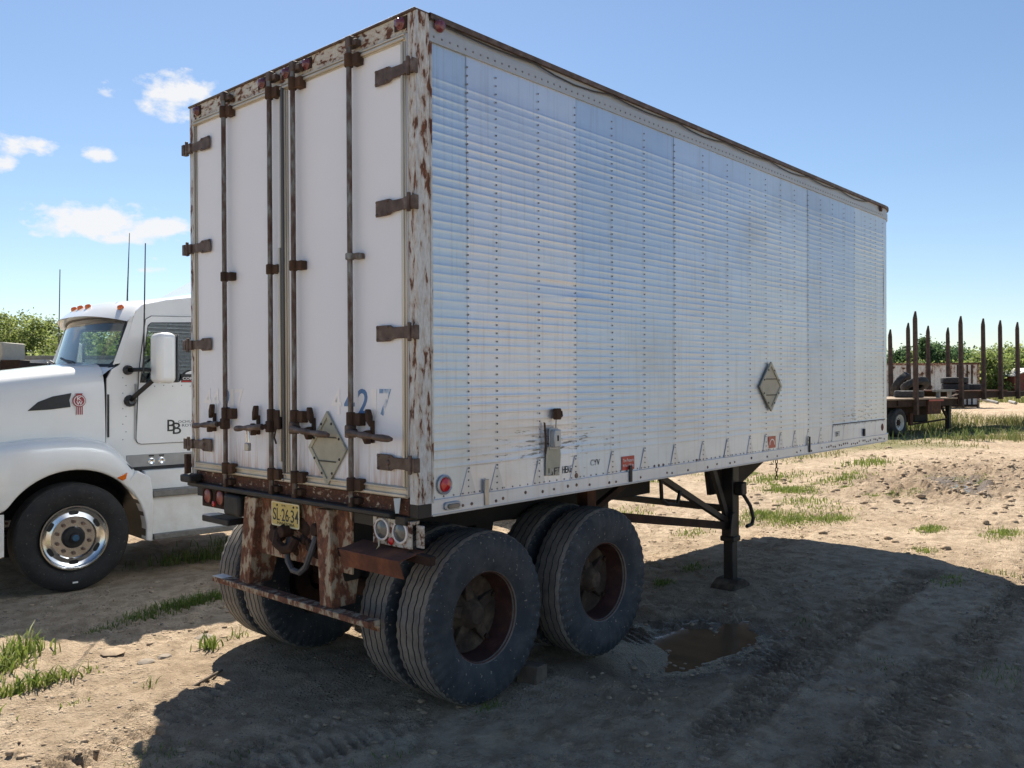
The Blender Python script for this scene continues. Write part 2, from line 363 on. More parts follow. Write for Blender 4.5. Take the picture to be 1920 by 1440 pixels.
def glass(name, tint, refl=1.):
    t = NT(name); tr = t.n('ShaderNodeBsdfTransparent'); tr.inputs[0].default_value = tint + (1,)
    gl = t.n('ShaderNodeBsdfGlossy'); gl.inputs['Roughness'].default_value = .015
    fr = t.n('ShaderNodeFresnel'); fr.inputs[0].default_value = 1.52; mx = t.n('ShaderNodeMixShader')
    k = t.math('MULTIPLY', fr.outputs[0], refl, True)
    t.l(k, mx.inputs[0]); t.l(tr.outputs[0], mx.inputs[1]); t.l(gl.outputs[0], mx.inputs[2]); t.l(mx.outputs[0], t.out.inputs['Surface'])
glass('windscreen', (.80, .90, .90), 1.6); glass('side_glass', (.80, .86, .84), 2.4)
# ground and plants
simple('wood_block', (.10, .075, .055), (.16, .125, .09), .85, scale=9, bump=.4); simple('stone', (.26, .215, .165), (.19, .155, .12), .9, scale=12, bump=.4); simple('clod', (.40, .30, .20), (.30, .22, .145), .95, scale=14, bump=.5)
simple('stick', (.07, .05, .035), (.13, .10, .07), .9, scale=20)
def leaf(name, a, b, c=None, tr=.35):
    t = NT(name); g = t.n('ShaderNodeNewGeometry'); r = t.ramp(g.outputs['Random Per Island'], [(.0, a), (.6, b), (1., c or b)])
    hv = t.n('ShaderNodeHueSaturation'); t.l(r, hv.inputs['Color']); t.l(t.math('ADD', t.math('MULTIPLY', t.rand(), .35), .8), hv.inputs['Value'])
    t.l(hv.outputs[0], t.b.inputs['Base Color']); t.set(rough=.6, spec=.3)
    tl = t.n('ShaderNodeBsdfTranslucent'); t.l(hv.outputs[0], tl.inputs[0]); mx = t.n('ShaderNodeMixShader'); mx.inputs[0].default_value = tr
    t.l(t.b.outputs[0], mx.inputs[1]); t.l(tl.outputs[0], mx.inputs[2]); t.l(mx.outputs[0], t.out.inputs['Surface'])
leaf('leaf_poplar', (.15, .20, .055), (.24, .29, .085), (.35, .38, .14), .6); leaf('leaf_dark', (.06, .11, .05), (.10, .17, .07), (.17, .24, .10), .55); leaf('leaf_shrub', (.15, .21, .06), (.25, .31, .09), (.36, .40, .15), .6)
leaf('grass_green', (.08, .13, .025), (.14, .20, .04), (.25, .26, .09)); leaf('grass_dry', (.13, .155, .045), (.22, .22, .075), (.40, .33, .17)); leaf('weed_green', (.13, .19, .035), (.21, .27, .055), (.32, .34, .11)); leaf('weed_dark', (.09, .13, .035), (.15, .19, .06), (.24, .26, .10)); leaf('straw', (.28, .23, .13), (.36, .29, .17), (.42, .34, .2), .2)
simple('bark', (.10, .085, .065), (.17, .15, .12), .9, scale=6, bump=.4, stretch=(1, 1, .3))
# ---------------------------------------------------------------- ground
def sst(a, b, x): q = np.clip((x - a) / (b - a), 0, 1); return q * q * (3 - 2 * q)
PUD = [(2.38, -1.37, .92, .36, -12, -.022), (14.6, -.15, 1.3, .35, 20, -.05), (1.98, -1.12, .22, .10, 10, -.022)]   # x, y, half axes, angle, water level
TRK = [((-1.75, -.28), (-.15, .50), .17, .050, .085, .35), ((-1.3, -.75), (2.6, -.95), .20, .045, .075, .3), ((-.5, -2.42), (6.5, -1.85), .16, .030, .062, -.25), ((-.6, -3.15), (7, -2.75), .17, .030, .066, .25),
       ((-3, 2.1), (8, 2.6), .22, .012, .08, 0), ((5, -3), (22, -1.5), .3, .03, .16, .3), ((6, .0), (24, 1.8), .3, .03, .15, -.3), ((-2.6, .75), (-.6, 1.0), .2, .010, .07, .2)]
def gmasks(x, y):
    d = np.hypot(x - 2, y + 1)
    mud = sst(.9, .35, np.hypot((x - 15.5) / 6.5, (y - .2) / 2.6)) + .10 * sst(1, .3, np.hypot((x - 2.6) / 3.6, (y + 2.0) / 1.5)) + .12 * sst(1, .2, np.hypot((x + .2) / 1.6, (y - .2) / 1.2))
    return d, mud
def gz(x, y):
    x = np.asarray(x, float); y = np.asarray(y, float)
    d, mud = gmasks(x, y)
    z = .055 * fbm(x * .30, y * .30, 3, 3) * sst(2.5, 8, np.hypot(x - 2.2, y * 1.2)) + .35 * fbm(x * .03 + 7, y * .03, 5, 3) * sst(25, 90, d)
    z = z + .022 * fbm(x * 1.1, y * 1.1, 9, 3)
    n = fbm(x * 5, y * 5, 21, 4, .6)
    rough = .40 + .9 * np.clip(fbm(x * .6 + 3, y * .6, 33, 2) + .25, 0, 1) + 1.5 * np.clip(mud, 0, 1) * sst(6, 10, x)
    rdg = .5 - np.abs(fbm(x * 3.4 + 5, y * 3.4, 23, 4, .58)); z = z + .022 * (rdg - .35) * rough
    z = z + .034 * n * rough + .008 * fbm(x * 22, y * 22, 44, 2, .6) * rough
    cl = fbm(x * 9.5, y * 9.5, 41, 3, .6)                       # clods
    z = z + .060 * np.clip(cl - .15, 0, 1) * rough * sst(.02, .25, fbm(x * .8, y * .8, 55, 2) + .12)
    cm = fbm(x * 2.4, y * 2.4, 61, 3); z = z + .26 * np.clip(cm - .12, 0, 1) * np.clip(mud, 0, 1) * sst(6, 9, x)
    for (ax, ay), (bx, by), w, dp, pitch, chev in TRK:
        L = math.hypot(bx - ax, by - ay); ux, uy = (bx - ax) / L, (by - ay) / L
        s = (x - ax) * ux + (y - ay) * uy; q = -(x - ax) * uy + (y - ay) * ux + .03 * np.sin(s * 1.3)
        k = sst(w * 1.35, w * .65, np.abs(q) + .10 * fbm(x * 4, y * 4, 73, 3)) * sst(0, .25, s) * sst(L, L - .3, s) * sst(-.25, .2, fbm(s * .9, q * 2, 71, 3) + .12)
        bar = np.sin(2 * np.pi * (s + chev * np.abs(q) + .03 * fbm(x * 2.5, y * 2.5, 77, 3)) / pitch) + .9 * fbm(x * 14, y * 14, 79, 2); bar = np.clip(bar * 3.5, -1, 1)
        z = z + k * (-dp * .5 + dp * .62 * bar)
        z = z + .2 * dp * np.exp(-((np.abs(q) - w * 1.2) / (.22 * w)) ** 2) * (sst(0, .25, s) * sst(L, L - .3, s))
    for cx, cy, a, b, an, lv in PUD:
        c, s_ = math.cos(R(an)), math.sin(R(an)); u = ((x - cx) * c + (y - cy) * s_) / a; v = (-(x - cx) * s_ + (y - cy) * c) / b
        e = np.hypot(u, v) + .30 * fbm(x * 3, y * 3, 81, 3); k = sst(1.35, .55, e)
        z = z * (1 - .75 * k) + (lv - .012) * k
    # tyres of the trailer, the landing gear and the tractor stand on firm ground
    for wx, wy in ((.64, .98), (.64, -.98), (1.82, .98), (1.82, -.98)):
        k = sst(.62, .22, np.hypot((x - wx) * .8, (y - wy) * .9)); z = z * (1 - k) + .004 * k * (n + 1)
    k = sst(.42, .2, np.hypot(x - 4.3, np.abs(y) - .75)); z = z * (1 - k) + .0 * k
    k = sst(.6, .25, np.hypot(x - .07, y - 3.72)); z = z * (1 - k)
    return z
def axis(lo, hi, fine, a, b, g=1.055, cap=30):
    c = list(np.arange(a, b, fine)); st = fine; v = b
    while v < hi: c.append(v); st = min(st * g, cap); v += st
    c.append(hi); st = fine; v = a; pre = []
    while v > lo: st = min(st * g, cap); v -= st; pre.append(max(v, lo))
    return np.array(sorted(set(pre + c)))
gx = axis(-600, 900, .0165, -2.3, 5.2, 1.018); gy = axis(-600, 900, .0165, -4.3, 1.9, 1.022)
XX, YY = np.meshgrid(gx, gy, indexing='ij'); ZZ = gz(XX, YY)
nx_, ny_ = XX.shape
me = bpy.data.meshes.new('ground'); nv = nx_ * ny_
me.vertices.add(nv); me.vertices.foreach_set('co', np.stack([XX, YY, ZZ], -1).astype('f').ravel())
ii = (np.arange(nx_ - 1)[:, None] * ny_ + np.arange(ny_ - 1)[None, :]).ravel()
q = np.stack([ii, ii + ny_, ii + ny_ + 1, ii + 1], -1)
me.loops.add(q.size); me.loops.foreach_set('vertex_index', q.ravel().astype('i'))
me.polygons.add(len(q)); me.polygons.foreach_set('loop_start', np.arange(0, q.size, 4).astype('i'))
me.polygons.foreach_set('use_smooth', np.ones(len(q), bool)); me.update(); me.validate()
D_, MUD = gmasks(XX, YY)
wet = np.zeros_like(XX)
for cx, cy, a, b, an, lv in PUD:
    c, s_ = math.cos(R(an)), math.sin(R(an)); u = ((XX - cx) * c + (YY - cy) * s_) / (a + .25); v = (-(XX - cx) * s_ + (YY - cy) * c) / (b + .25)
    wet = np.maximum(wet, sst(1.25, .65, np.hypot(u, v) + .5 * fbm(XX * 1.6, YY * 1.6, 81, 3)))
# grassed land: a strip by the log trailer and the fields beyond the yard
def green_mask(x, y):
    rel_d = (x + 3.03) * .7417 + (y + 4.62) * .6707
    kk = ((x + 3.03) * .6707 - (y + 4.62) * .7417) / np.maximum(rel_d, 1); bd = 27.5 - 6 * np.clip((.47 - kk) / .13, 0, 1)
    strip = sst(-2.2, 1.2, rel_d - bd + 5 * fbm(x * .25, y * .25, 91, 3)) * sst(46, 42, rel_d + 6 * fbm(x * .1, y * .1, 95, 3)) * sst(-30, 6, x)
    far = sst(76, 84, rel_d + 10 * fbm(x * .05, y * .05, 97, 3))
    return np.clip(np.maximum(strip * .85, far), 0, 1)
GREEN = green_mask(XX, YY)
for nm, arr in (('wet', wet), ('mud', np.clip(MUD, 0, 1)), ('green', GREEN)):
    at = me.attributes.new(nm, 'FLOAT', 'POINT'); at.data.foreach_set('value', arr.astype('f').ravel())
t = NT('dirt')
def attr(n): a = t.n('ShaderNodeAttribute'); a.attribute_name = n; return a.outputs['Fac']
f1 = t.noise(.5, 7, .6); f2 = t.noise(6, 8, .65); f3 = t.noise(60, 5, .7)
dry = t.mix(t.ramp(f1, [(.36, 0.), (.66, 1.)]), (.50, .375, .250), (.64, .505, .355))
dry = t.mix(t.ramp(f2, [(.40, .7), (.58, 0.)]), dry, (.30, .215, .135))
dry = t.mix(t.ramp(f3, [(.60, 0.), (.75, .55)]), dry, (.70, .59, .44))
dry = t.mix(t.ramp(f3, [(.25, .5), (.40, 0.)]), dry, (.17, .13, .09))
fm = t.math('MULTIPLY', attr('mud'), t.ramp(t.noise(1.4, 6, .6), [(.33, .15), (.62, 1.)]))
c = t.mix(t.math('MULTIPLY', fm, .8), dry, (.22, .155, .10))
c = t.mix(t.math('MULTIPLY', t.ramp(t.noise(.9, 9, .72), [(.50, 0.), (.66, .45)]), 1.), c, (.28, .205, .135))
c = t.mix(t.math('MULTIPLY', attr('wet'), .8), c, (.12, .088, .06))
gcol = t.mix(t.noise(.8, 6), (.12, .135, .04), (.22, .20, .085))
gm = t.math('MULTIPLY', attr('green'), t.ramp(t.noise(.35, 6, .6), [(.35, .35), (.6, 1.)]))
c = t.mix(gm, c, gcol)
t.set(col=c, rough=t.math('SUBTRACT', .93, t.math('MULTIPLY', attr('wet'), .5)), spec=.25)
vo = t.n('ShaderNodeTexVoronoi'); vo.inputs['Scale'].default_value = 38; t.l(t.c, vo.inputs['Vector'])
cr = t.math('MULTIPLY', t.math('SUBTRACT', .45, vo.outputs[0], True), t.ramp(t.noise(2.2, 5), [(.42, 0.), (.6, 1.)]))
t.bump(t.math('ADD', t.math('ADD', f2, t.math('MULTIPLY', f3, .8)), t.math('MULTIPLY', cr, 1.3)), 1., .045)
g_ob = link_mesh('ground', me, 'dirt'); tag(g_ob, 'sandy dirt yard with tyre tracks and clods', kind='structure')
t = NT('puddle_water'); t.set(col=t.mix(t.noise(3, 4), (.19, .115, .062), (.12, .08, .048)), rough=.06, spec=.5, ior=1.33); t.bump(t.noise(9, 3), .02, .01)
for i, (cx, cy, a, b, an, lv) in enumerate(PUD[:2]):
    n = 40; pts = []
    for k in range(n):
        th = 2 * math.pi * k / n; u, v = a * 1.22 * math.cos(th), b * 1.25 * math.sin(th); c_, s_ = math.cos(R(an)), math.sin(R(an)); pts.append((cx + u * c_ - v * s_, cy + u * s_ + v * c_))
    ob = MB().add([(x, y, lv) for x, y in pts], [tuple(range(n))]).build('puddle', 'puddle_water', fix=False)
    tag(ob, ['muddy brown puddle beside the trailer tyres', 'pale puddle among the churned sunlit mud'][i], kind='structure')
def gh(x, y): return float(gz(np.array([float(x)]), np.array([float(y)]))[0])
# ---------------------------------------------------------------- the van trailer (x forward, y left, z up)
TR = thing('van_trailer', 'weathered aluminium box trailer with rusty white barn doors on dual tandem tyres', 'trailer', rot=(0, -.0067, 0))
HW = 1.22; H = 3.885; XE = 7.1; NR = .6
def nose(y, n=10):                                     # plan outline from the right rear round the nose to the left rear
    r = NR - (HW - y); P = []
    for k in range(n + 1):
        a = R(-90 + 90 * k / n); P.append((XE + r * math.cos(a), -(HW - NR) + r * math.sin(a)))
    return P + [(x, -yy) for x, yy in P[::-1]]
outl = lambda y: [(0.02, -y)] + nose(y) + [(0.02, y)]
zf = lambda u, v, d: (u, v, d)
MB().prism(outl(1.205), zf, 3.868, H).build('roof', 'rail_alu', TR)
MB().prism(outl(1.19), zf, 1.215, 1.26).build('floor', 'underbody', TR)
# corrugated side sheets
PITCH = .0479; Z1 = 3.584; NRIB = 45
prof = [(1.262, 0), (1.43, 0)]
for i in range(NRIB):
    b = Z1 - PITCH * (NRIB - 1 - i) - .045
    prof += [(b + .004, .0), (b + .009, .0005), (b + .013, .0013), (b + .0165, .0016), (b + .020, .0013), (b + .024, .0005), (b + .029, 0)]
prof += [(3.62, 0), (3.765, 0)]
rw = np.random.RandomState(3)
def ribsheet(name, xs, sg, m, warp=0., seed=0, tilt=0.):
    zs = np.array([p[0] for p in prof]); of = np.array([p[1] for p in prof]); X = np.array(xs)
    XG, ZG = np.meshgrid(X, zs, indexing='ij')
    w = warp * (fbm(XG * 2.0, ZG * 1.1, 101, 3) + .6 * fbm(XG * .9, ZG * 5, 131, 2)) + tilt * (ZG - 2.5)
    # dents low down behind the bogie
    w = w - .012 * warp / .004 * np.exp(-((XG - 1.1) / .35) ** 2 - ((ZG - 1.55) / .1) ** 2) * (1 if warp else 0)
    am = 1 + 1.1 * fbm(XG * 1.7, ZG * 9, 151, 3) if warp else 1.     # uneven, tired ribs
    w = w + warp * (.9 * np.exp(-((ZG - 2.44 - .02 * np.sin(XG * 5)) / .012) ** 2) * np.exp(-((XG - 1.25) / .35) ** 2) - 1.2 * np.exp(-((ZG - 2.52) / .03) ** 2 - ((XG - 1.2) / .3) ** 2) - 1.0 * np.exp(-((ZG - 2.2) / .25) ** 2 - ((XG - 6.6) / .3) ** 2))
    Y = sg * (1.205 + of[None, :] * np.clip(am, .2, 2.2) + w)
    mb = MB(); mb.grid([[(XG[i, j], Y[i, j], ZG[i, j]) for j in range(len(zs))] for i in range(len(X))])
    return mb.build(name, m, TR, ang=45)
SEAM = [.095, .385, 1.365, 2.58, 3.80, 5.0, 6.2, 7.1]
COLS = [.385, .62, 1.0, 1.365, 1.775, 2.17, 2.58, 3.0, 3.40, 3.80, 4.10, 4.40, 4.70, 5.0, 5.30, 5.60, 5.90, 6.2, 6.5, 6.68, 6.83, 7.06]
for i in range(len(SEAM) - 1):
    a, b = SEAM[i], SEAM[i + 1] + (.012 if i < len(SEAM) - 2 else 0)
    n = max(4, int((b - a) / .06))
    o = ribsheet('side_panel', np.linspace(a, b, n), -1, 'aluminium', .0042, i, (-.0006, .0007, -.0003, .0005, -.0006, .0003, 0)[i])
    o.location.y = -.0011 * (i % 2); o.color = [(.95, 1.0, 1.02, 1), (1.12, 1.08, 1.06, 1), (.90, .96, 1.02, 1), (.97, 1., 1.04, 1), (1.03, 1.03, 1.02, 1), (.92, .95, .98, 1), (1.06, 1.04, 1., 1)][i]
    mb = MB()
    for x in COLS:
        if not (a - .02 < x < b - .015): continue
        for k in range(NRIB + 3): mb.dome((x + .004, -1.2095, Z1 - PITCH * (k - 2) - .001), (0, -1, 0), .0062, .0042)
    if i == 0:
        for k in range(104): mb.dome((.104, -1.2095, 1.28 + k * .0238), (0, -1, 0), .006, .004)
    if mb.v: tag(mb.build('rivets', 'rivet', o, fix=False), kind='stuff')
for i in range(6): ribsheet('side_panel', np.linspace(.095 + i * 1.1675, .095 + (i + 1) * 1.1675, 4), 1, 'aluminium', .002, i + 20)
zs = [p[0] for p in prof]; of = [p[1] for p in prof]
pn = nose(1.205, 12); mb = MB()
mb.grid([[(x + of[j] * (0 if x < 7.11 else .7) , y * (1 + of[j] * .6), zs[j]) for j in range(len(zs))] for x, y in pn]); mb.build('nose_wall', 'aluminium', TR, ang=20)
def band(name, z0, z1, y, m, bevel=.002, xa=.095, lip=None):
    P = [(xa, -y)] + nose(y) + [(xa, y)]; mb = MB(); t_ = .012
    Q = [(xa, -y + t_)] + nose(y - t_) + [(xa, y - t_)]
    mb.grid([[(a[0], a[1], z0), (a[0], a[1], z1), (b[0], b[1], z1), (b[0], b[1], z0), (a[0], a[1], z0)] for a, b in zip(P, Q)])
    return mb.build(name, m, TR)
tr_ = band('top_rail', 3.742, 3.815, 1.2165, 'rail_alu'); band('upper_rail', 3.815, 3.872, 1.209, 'rail_alu')
rl = MB()                                              # the drooping roof lip
P, Q = nose(1.230), nose(1.195); P = [(.095, -1.230)] + P + [(.095, 1.230)]; Q = [(.095, -1.195)] + Q + [(.095, 1.195)]
rl.grid([[(a[0], a[1], 3.858), (a[0], a[1], 3.888), (b[0], b[1], 3.894), (b[0], b[1], 3.858), (a[0], a[1], 3.858)] for a, b in zip(P, Q)]).build('roof_lip', 'hinge_steel', TR)
mb = MB()
for k in range(116): mb.dome((.13 + k * .0600, -1.2165, 3.772), (0, -1, 0), .0075, .005)
tag(mb.build('rivets', 'rivet', tr_, fix=False), kind='stuff')
br = band('bottom_rail', 1.193, 1.276, 1.2185, 'aluminium_flat')
MB().box((.1, -1.224, 1.190), (7.1, -1.196, 1.2)).build('rail_lip', 'rail_alu', TR)
mb = MB()
for k in range(100): mb.dome((.13 + k * .0698 + rnd.uniform(-.006, .006), -1.2055, 1.288), (0, -1, 0), .0065, .005)
tag(mb.build('rivets', 'rivet', br, fix=False), kind='stuff')
mb = MB()
for x in [.33, .40, .52, .60, .66, .86, 1.02, 1.13, 1.27, 1.36, 1.5, 1.72, 1.80, 2.1, 2.45, 2.52, 2.75, 3.05, 3.2, 3.42, 3.5, 3.8, 4.1, 4.3, 4.72, 4.8, 5.05, 5.3] + [5.42 + k * .055 for k in range(31) if k % 6 != 5]:
    mb.dome((x, -1.2185, 1.232 + rnd.uniform(-.012, .012)), (0, -1, 0), rnd.uniform(.009, .013), .006, 8)
for x in [2.3, 2.36, 2.42, 2.9, 2.95, 3.0]: mb.dome((x, -1.2055, 1.288), (0, -1, 0), .011, .006, 8)
tag(mb.build('bolts', 'bolt_rust', br, fix=False), kind='stuff')
tag(MB().dome((1.37, -1.2055, 1.30), (0, -1, 0), .022, .01, 10).build('bolt', 'bolt_rust', TR, fix=False))
fy = lambda y0: (lambda u, v, d: (u, y0 - d, v))
for i, x in enumerate(COLS[:15]):
    ap = 1.425; g = MB().prism([(x - .062, 1.278), (x + .062, 1.278), (x + .008, ap), (x - .008, ap)], fy(-1.2062), 0, .003).build('gusset_plate', 'gusset_alu', TR)
    mb = MB()
    for dx, z in ((-.045, 1.289), (0, 1.289), (.045, 1.289), (0, 1.325), (0, 1.36), (0, 1.408)): mb.dome((x + dx, -1.2092, z), (0, -1, 0), .006, .005)
    tag(mb.build('rivets', 'rivet', g, fix=False), kind='stuff')
# kick plates low on the front, overlapping sheets
ks = [5.58, 5.86, 6.16, 6.45, 6.65, 6.80, 7.0, 7.12]
for i in range(7):
    a, b = ks[i], ks[i + 1]
    MB().prism([(a, 1.278), (b, 1.278), (b + (.03 if i < 6 else 0), 1.447), (a + .03, 1.447)], fy(-1.2075 - .0012 * (i % 2)), 0, .0025).build('kick_plate', 'aluminium_flat', TR)
MB().box((5.6, -1.2125, 1.443), (7.12, -1.2075, 1.452)).build('kick_strip', 'rust_dark', TR)
mb = MB()
for k in range(34): mb.dome((5.63 + k * .044, -1.2105, 1.436), (0, -1, 0), .006, .004)
tag(mb.build('rivets', 'rivet', TR, fix=False), kind='stuff')
MB().lathe([(0, 0), (.006, .028), (0, .042)], (7.03, -1.211, 1.36), (0, -1, 0), 16).build('rust_spot_plate', 'rust', TR)
# corner posts
fyp = lambda s: MB().box((0, s * HW, 1.195), (.096, s * 1.148, H - .003)).box((.0965, s * 1.2235, 1.262), (.112, s * 1.206, 3.74))
for s in (-1, 1): fyp(s).build('corner_post', 'post_paint', TR, .004)
MB().box((-.003, -1.223, 1.188), (.094, -1.150, 1.262)).build('post_foot', 'black_steel', TR, .003)
hd = MB().box((.0, -1.147, 3.778), (.085, 1.147, H - .004)).build('header', 'header_paint', TR, .004)
MB().box((-.012, -HW, H - .010), (.1, HW, H + .004)).build('roof_edge', 'hinge_steel', TR, .003)
for y in (1.10, .254, -.018, -.234, -1.10):
    o = MB().lathe([(0, .034), (.008, .036), (.012, .03), (.03, .022), (.036, 0)], (0, y, 3.833), (-1, 0, 0), 18).build('marker_lamp', 'lamp_maroon', TR)
    MB().box((-.006, y - .05, 3.80), (.0, y + .05, 3.866)).build('lamp_base', 'rust_dark', o)
o = MB().lathe([(0, .034), (.01, .036), (.03, .024), (.036, 0)], (.165, -1.2165, 3.838), (0, -1, 0), 18).build('marker_lamp', 'lamp_maroon', TR)
MB().tube([(.095, -1.22, 3.85), (.12, -1.228, 3.862), (.15, -1.225, 3.85)], .004, 6).build('wire', 'cable', o)
MB().box((6.93, -1.235, 3.80), (6.98, -1.2165, 3.86)).build('marker_lamp', 'rust', TR, .004)
# wiring slung under the roof lip
pts = [(.2, -1.222, 3.85)]; x = .2
for k in range(9):
    x1 = x + .75 + .05 * (k % 3)
    if x1 > 7: break
    for q in (.25, .5, .75, 1): pts.append((x + (x1 - x) * q, -1.224, 3.850 - (.012, .034, .02, .028, .016, .03, .022, .03, .02)[k] * math.sin(math.pi * q)))
    x = x1
MB().tube(pts, .005, 6).build('roof_cable', 'cable', TR)
# rear sill and its bumper ledge
MB().box((-.004, -1.147, 1.195), (.09, 1.147, 1.288)).build('rear_sill', 'sill_paint', TR, .004)
MB().box((-.065, -1.06, 1.182), (.05, 1.165, 1.212)).build('bumper_ledge', 'black_steel', TR, .006)
MB().box((-.03, -1.147, 1.148), (.06, -1.06, 1.195)).box((.03, -1.06, 1.10), (.08, 1.2, 1.18)).build('sill_beam', 'black_steel', TR, .004)
MB().box((-.115, 1.03, 1.213), (-.02, 1.175, 1.268)).build('dock_bumper', 'rubber_black', TR, .012, seg=2)
MB().box((-.04, 1.222, 1.24), (.0, 1.255, 1.40)).build('bumper_bracket', 'hinge_rust', TR, .003)
MB().add([(-.02, -1.10, 1.292), (-.02, -1.04, 1.285), (-.05, -1.09, 1.212), (-.05, -1.12, 1.215)], [(0, 1, 2, 3)]).build('bent_tab', 'trim_alu', TR, fix=False)
# doors
xf = lambda x0: (lambda u, v, d: (x0 - d, u, v))
def rods(door, y, sgn, idx):
    MB().tube([(-.046, y, 1.235), (-.046, y, 3.80)], .0155, 12).build('lock_rod', 'rod_steel', door)
    for z, hgt in ((3.725, .075), (2.622, .062), (1.705, .08), (1.338, .075)):
        lt = (idx == 3 and z == 2.622); hh = hgt * (.6 if lt else 1)
        mb = MB().lathe([(-hh / 2, .018), (-hh / 2, .026), (hh / 2, .026), (hh / 2, .018)], (-.046, y, z), (0, 0, 1), 14)
        mb.box((-.048, y - .082, z - hh / 2 * .9), (-.003, y - .022, z + hh / 2 * .85)).box((-.03, y + .026, z - .010), (-.005, y + .038, z + .010))
        mb.build('rod_bracket', 'rod_steel' if lt else 'hinge_rust', door, .004)
    for z, a in ((3.83, 1), (1.235, -1)):
        MB().box((-.060, y - .022, z - .03), (-.004, y + .020, z + .03)).box((-.045, y - .060, z - .01 * a - .018), (-.004, y - .022, z - .01 * a + .018)).build('rod_keeper', 'hinge_rust' if a < 0 else 'hinge_steel', door, .004)
    # lever handle, hub and catch
    e = sgn
    zc = 1.636
    MB().box((-.076, y - .024, zc - .036), (-.022, y + .024, zc + .036)).cyl((-.085, y + e * .02, zc), (-.02, y + e * .02, zc), .016, n=12).build('handle_hub', 'hinge_steel' if sgn < 0 else 'hinge_rust', door, .006)
    L = .36
    pt = [(.03, .020), (.07, .021), (.11, .015), (.16, .020), (.20, .017), (.235, .013), (.26, .0175), (.30, .0205), (.34, .018), (.362, .010)]
    MB().tube([(-.085 - .02 * math.sin(q / L * 3), y + e * q * (1.12 if sgn < 0 else 1.), zc - .025 * q / L) for q, _ in pt], [r for _, r in pt], 10).build('handle', 'hinge_steel', door)
    yc = y + e * (.15 if sgn < 0 else .205)
    mb = MB().box((-.022, yc - .012, 1.575), (-.002, yc + .012, 1.70)).prism([(yc - .022 * e, 1.745), (yc - .018 * e, 1.70), (yc + .016 * e, 1.665), (yc + .016 * e, 1.72), (yc + .0, 1.762), (yc - .02 * e, 1.764)], xf(-.018), 0, .032)
    mb.prism([(yc - .010 * e, 1.572), (yc + .014 * e, 1.572), (yc + .014 * e, 1.65), (yc - .055 * e, 1.634)], xf(-.03), 0, .035)
    mb.build('handle_catch', 'hinge_rust', door, .004)
def hinge(door, z, s):
    # strap with its bolts, knuckle at the post
    yk = s * 1.196
    ys, ye = s * .902, s * 1.185
    mb = MB().prism([(ys, z - .044), (s * 1.02, z - .044), (s * 1.045, z - .031), (ye, z - .031), (ye, z + .031), (s * 1.045, z + .031), (s * 1.02, z + .044), (ys, z + .044)], xf(-.013), 0, .010)
    mb.box((-.036, s * 1.15, z - .033), (-.006, s * 1.235, z + .033)).cyl((-.036, yk, z - .050), (-.036, yk, z + .050), .011, n=12)
    mb.box((-.042, s * 1.225, z - .04), (.0, s * (1.262 if s > 0 else 1.236), z + .036))
    for y, dz in ((.915, .034), (.915, -.034), (1.005, .034), (1.005, -.034)): mb.dome((-.023, s * y, z + dz), (-1, 0, 0), .011, .008, 8)
    mb.dome((-.023, s * 1.0, z), (-1, 0, 0), .018, .012, 10) if z < 1.6 else None
    mb.build('hinge', 'hinge_steel', door, .003)
def make_door(y0, y1, right):
    s = -1 if right else 1
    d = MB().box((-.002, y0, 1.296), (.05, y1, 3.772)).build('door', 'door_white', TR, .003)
    w = .042
    for nm, a, b in (('trim', (y0, 3.728), (y1, 3.774)), ('trim', (y0, 1.290), (y1, 1.352)), ('trim', (y0, 1.352), (y0 + w, 3.728)), ('trim', (y1 - w, 1.352), (y1, 3.728))):
        mb = MB().box((-.012, a[0], a[1]), (-.0025, b[0], b[1]))
        if b[0] - a[0] > .3:
            mb.box((-.026, a[0] + .004, a[1] + .006), (-.012, b[0] - .004, a[1] + .022)); mb.box((-.020, a[0] + .004, b[1] - .016), (-.012, b[0] - .004, b[1] - .004))
        else: mb.box((-.020, a[0] + .012, a[1]), (-.012, b[0] - .012, b[1]))
        mb.build('door_trim', 'trim_alu', d, .003)
    for z in (3.578, 2.863, 2.179, 1.476): hinge(d, z, s)
    return d
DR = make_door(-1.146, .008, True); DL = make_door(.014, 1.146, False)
MB().box((-.030, -.010, 1.35), (-.018, .016, 3.74)).build('door_seal', 'grey_plastic', DL, .004)
MB().box((-.036, .020, 1.42), (-.0205, .040, 2.75)).build('door_overlap', 'trim_alu', DL, .003)
for i, (d, y, s) in enumerate(((DL, .667, 1), (DL, .111, 1), (DR, -.146, -1), (DR, -.703, -1))): rods(d, y, s, i)
# seal latch between the middle rods
MB().box((-.05, .02, 1.62), (-.02, .075, 1.70)).tube([(-.05, .05, 1.63), (-.06, .055, 1.57), (-.055, .04, 1.53)], .007, 6).build('latch', 'hinge_rust', DL, .003)
pk = MB().box((-.112, .292, 1.475), (-.086, .338, 1.525)).build('body', 'brushed', None, .004); pk.name = 'padlock'
tag(pk, 'small steel padlock hanging from a door handle', 'padlock')
MB().tube([(-.099, .300, 1.52), (-.099, .300, 1.60), (-.099, .308, 1.615), (-.099, .322, 1.615), (-.099, .330, 1.60), (-.099, .330, 1.52)], .0045, 6).build('shackle', 'chrome', pk)
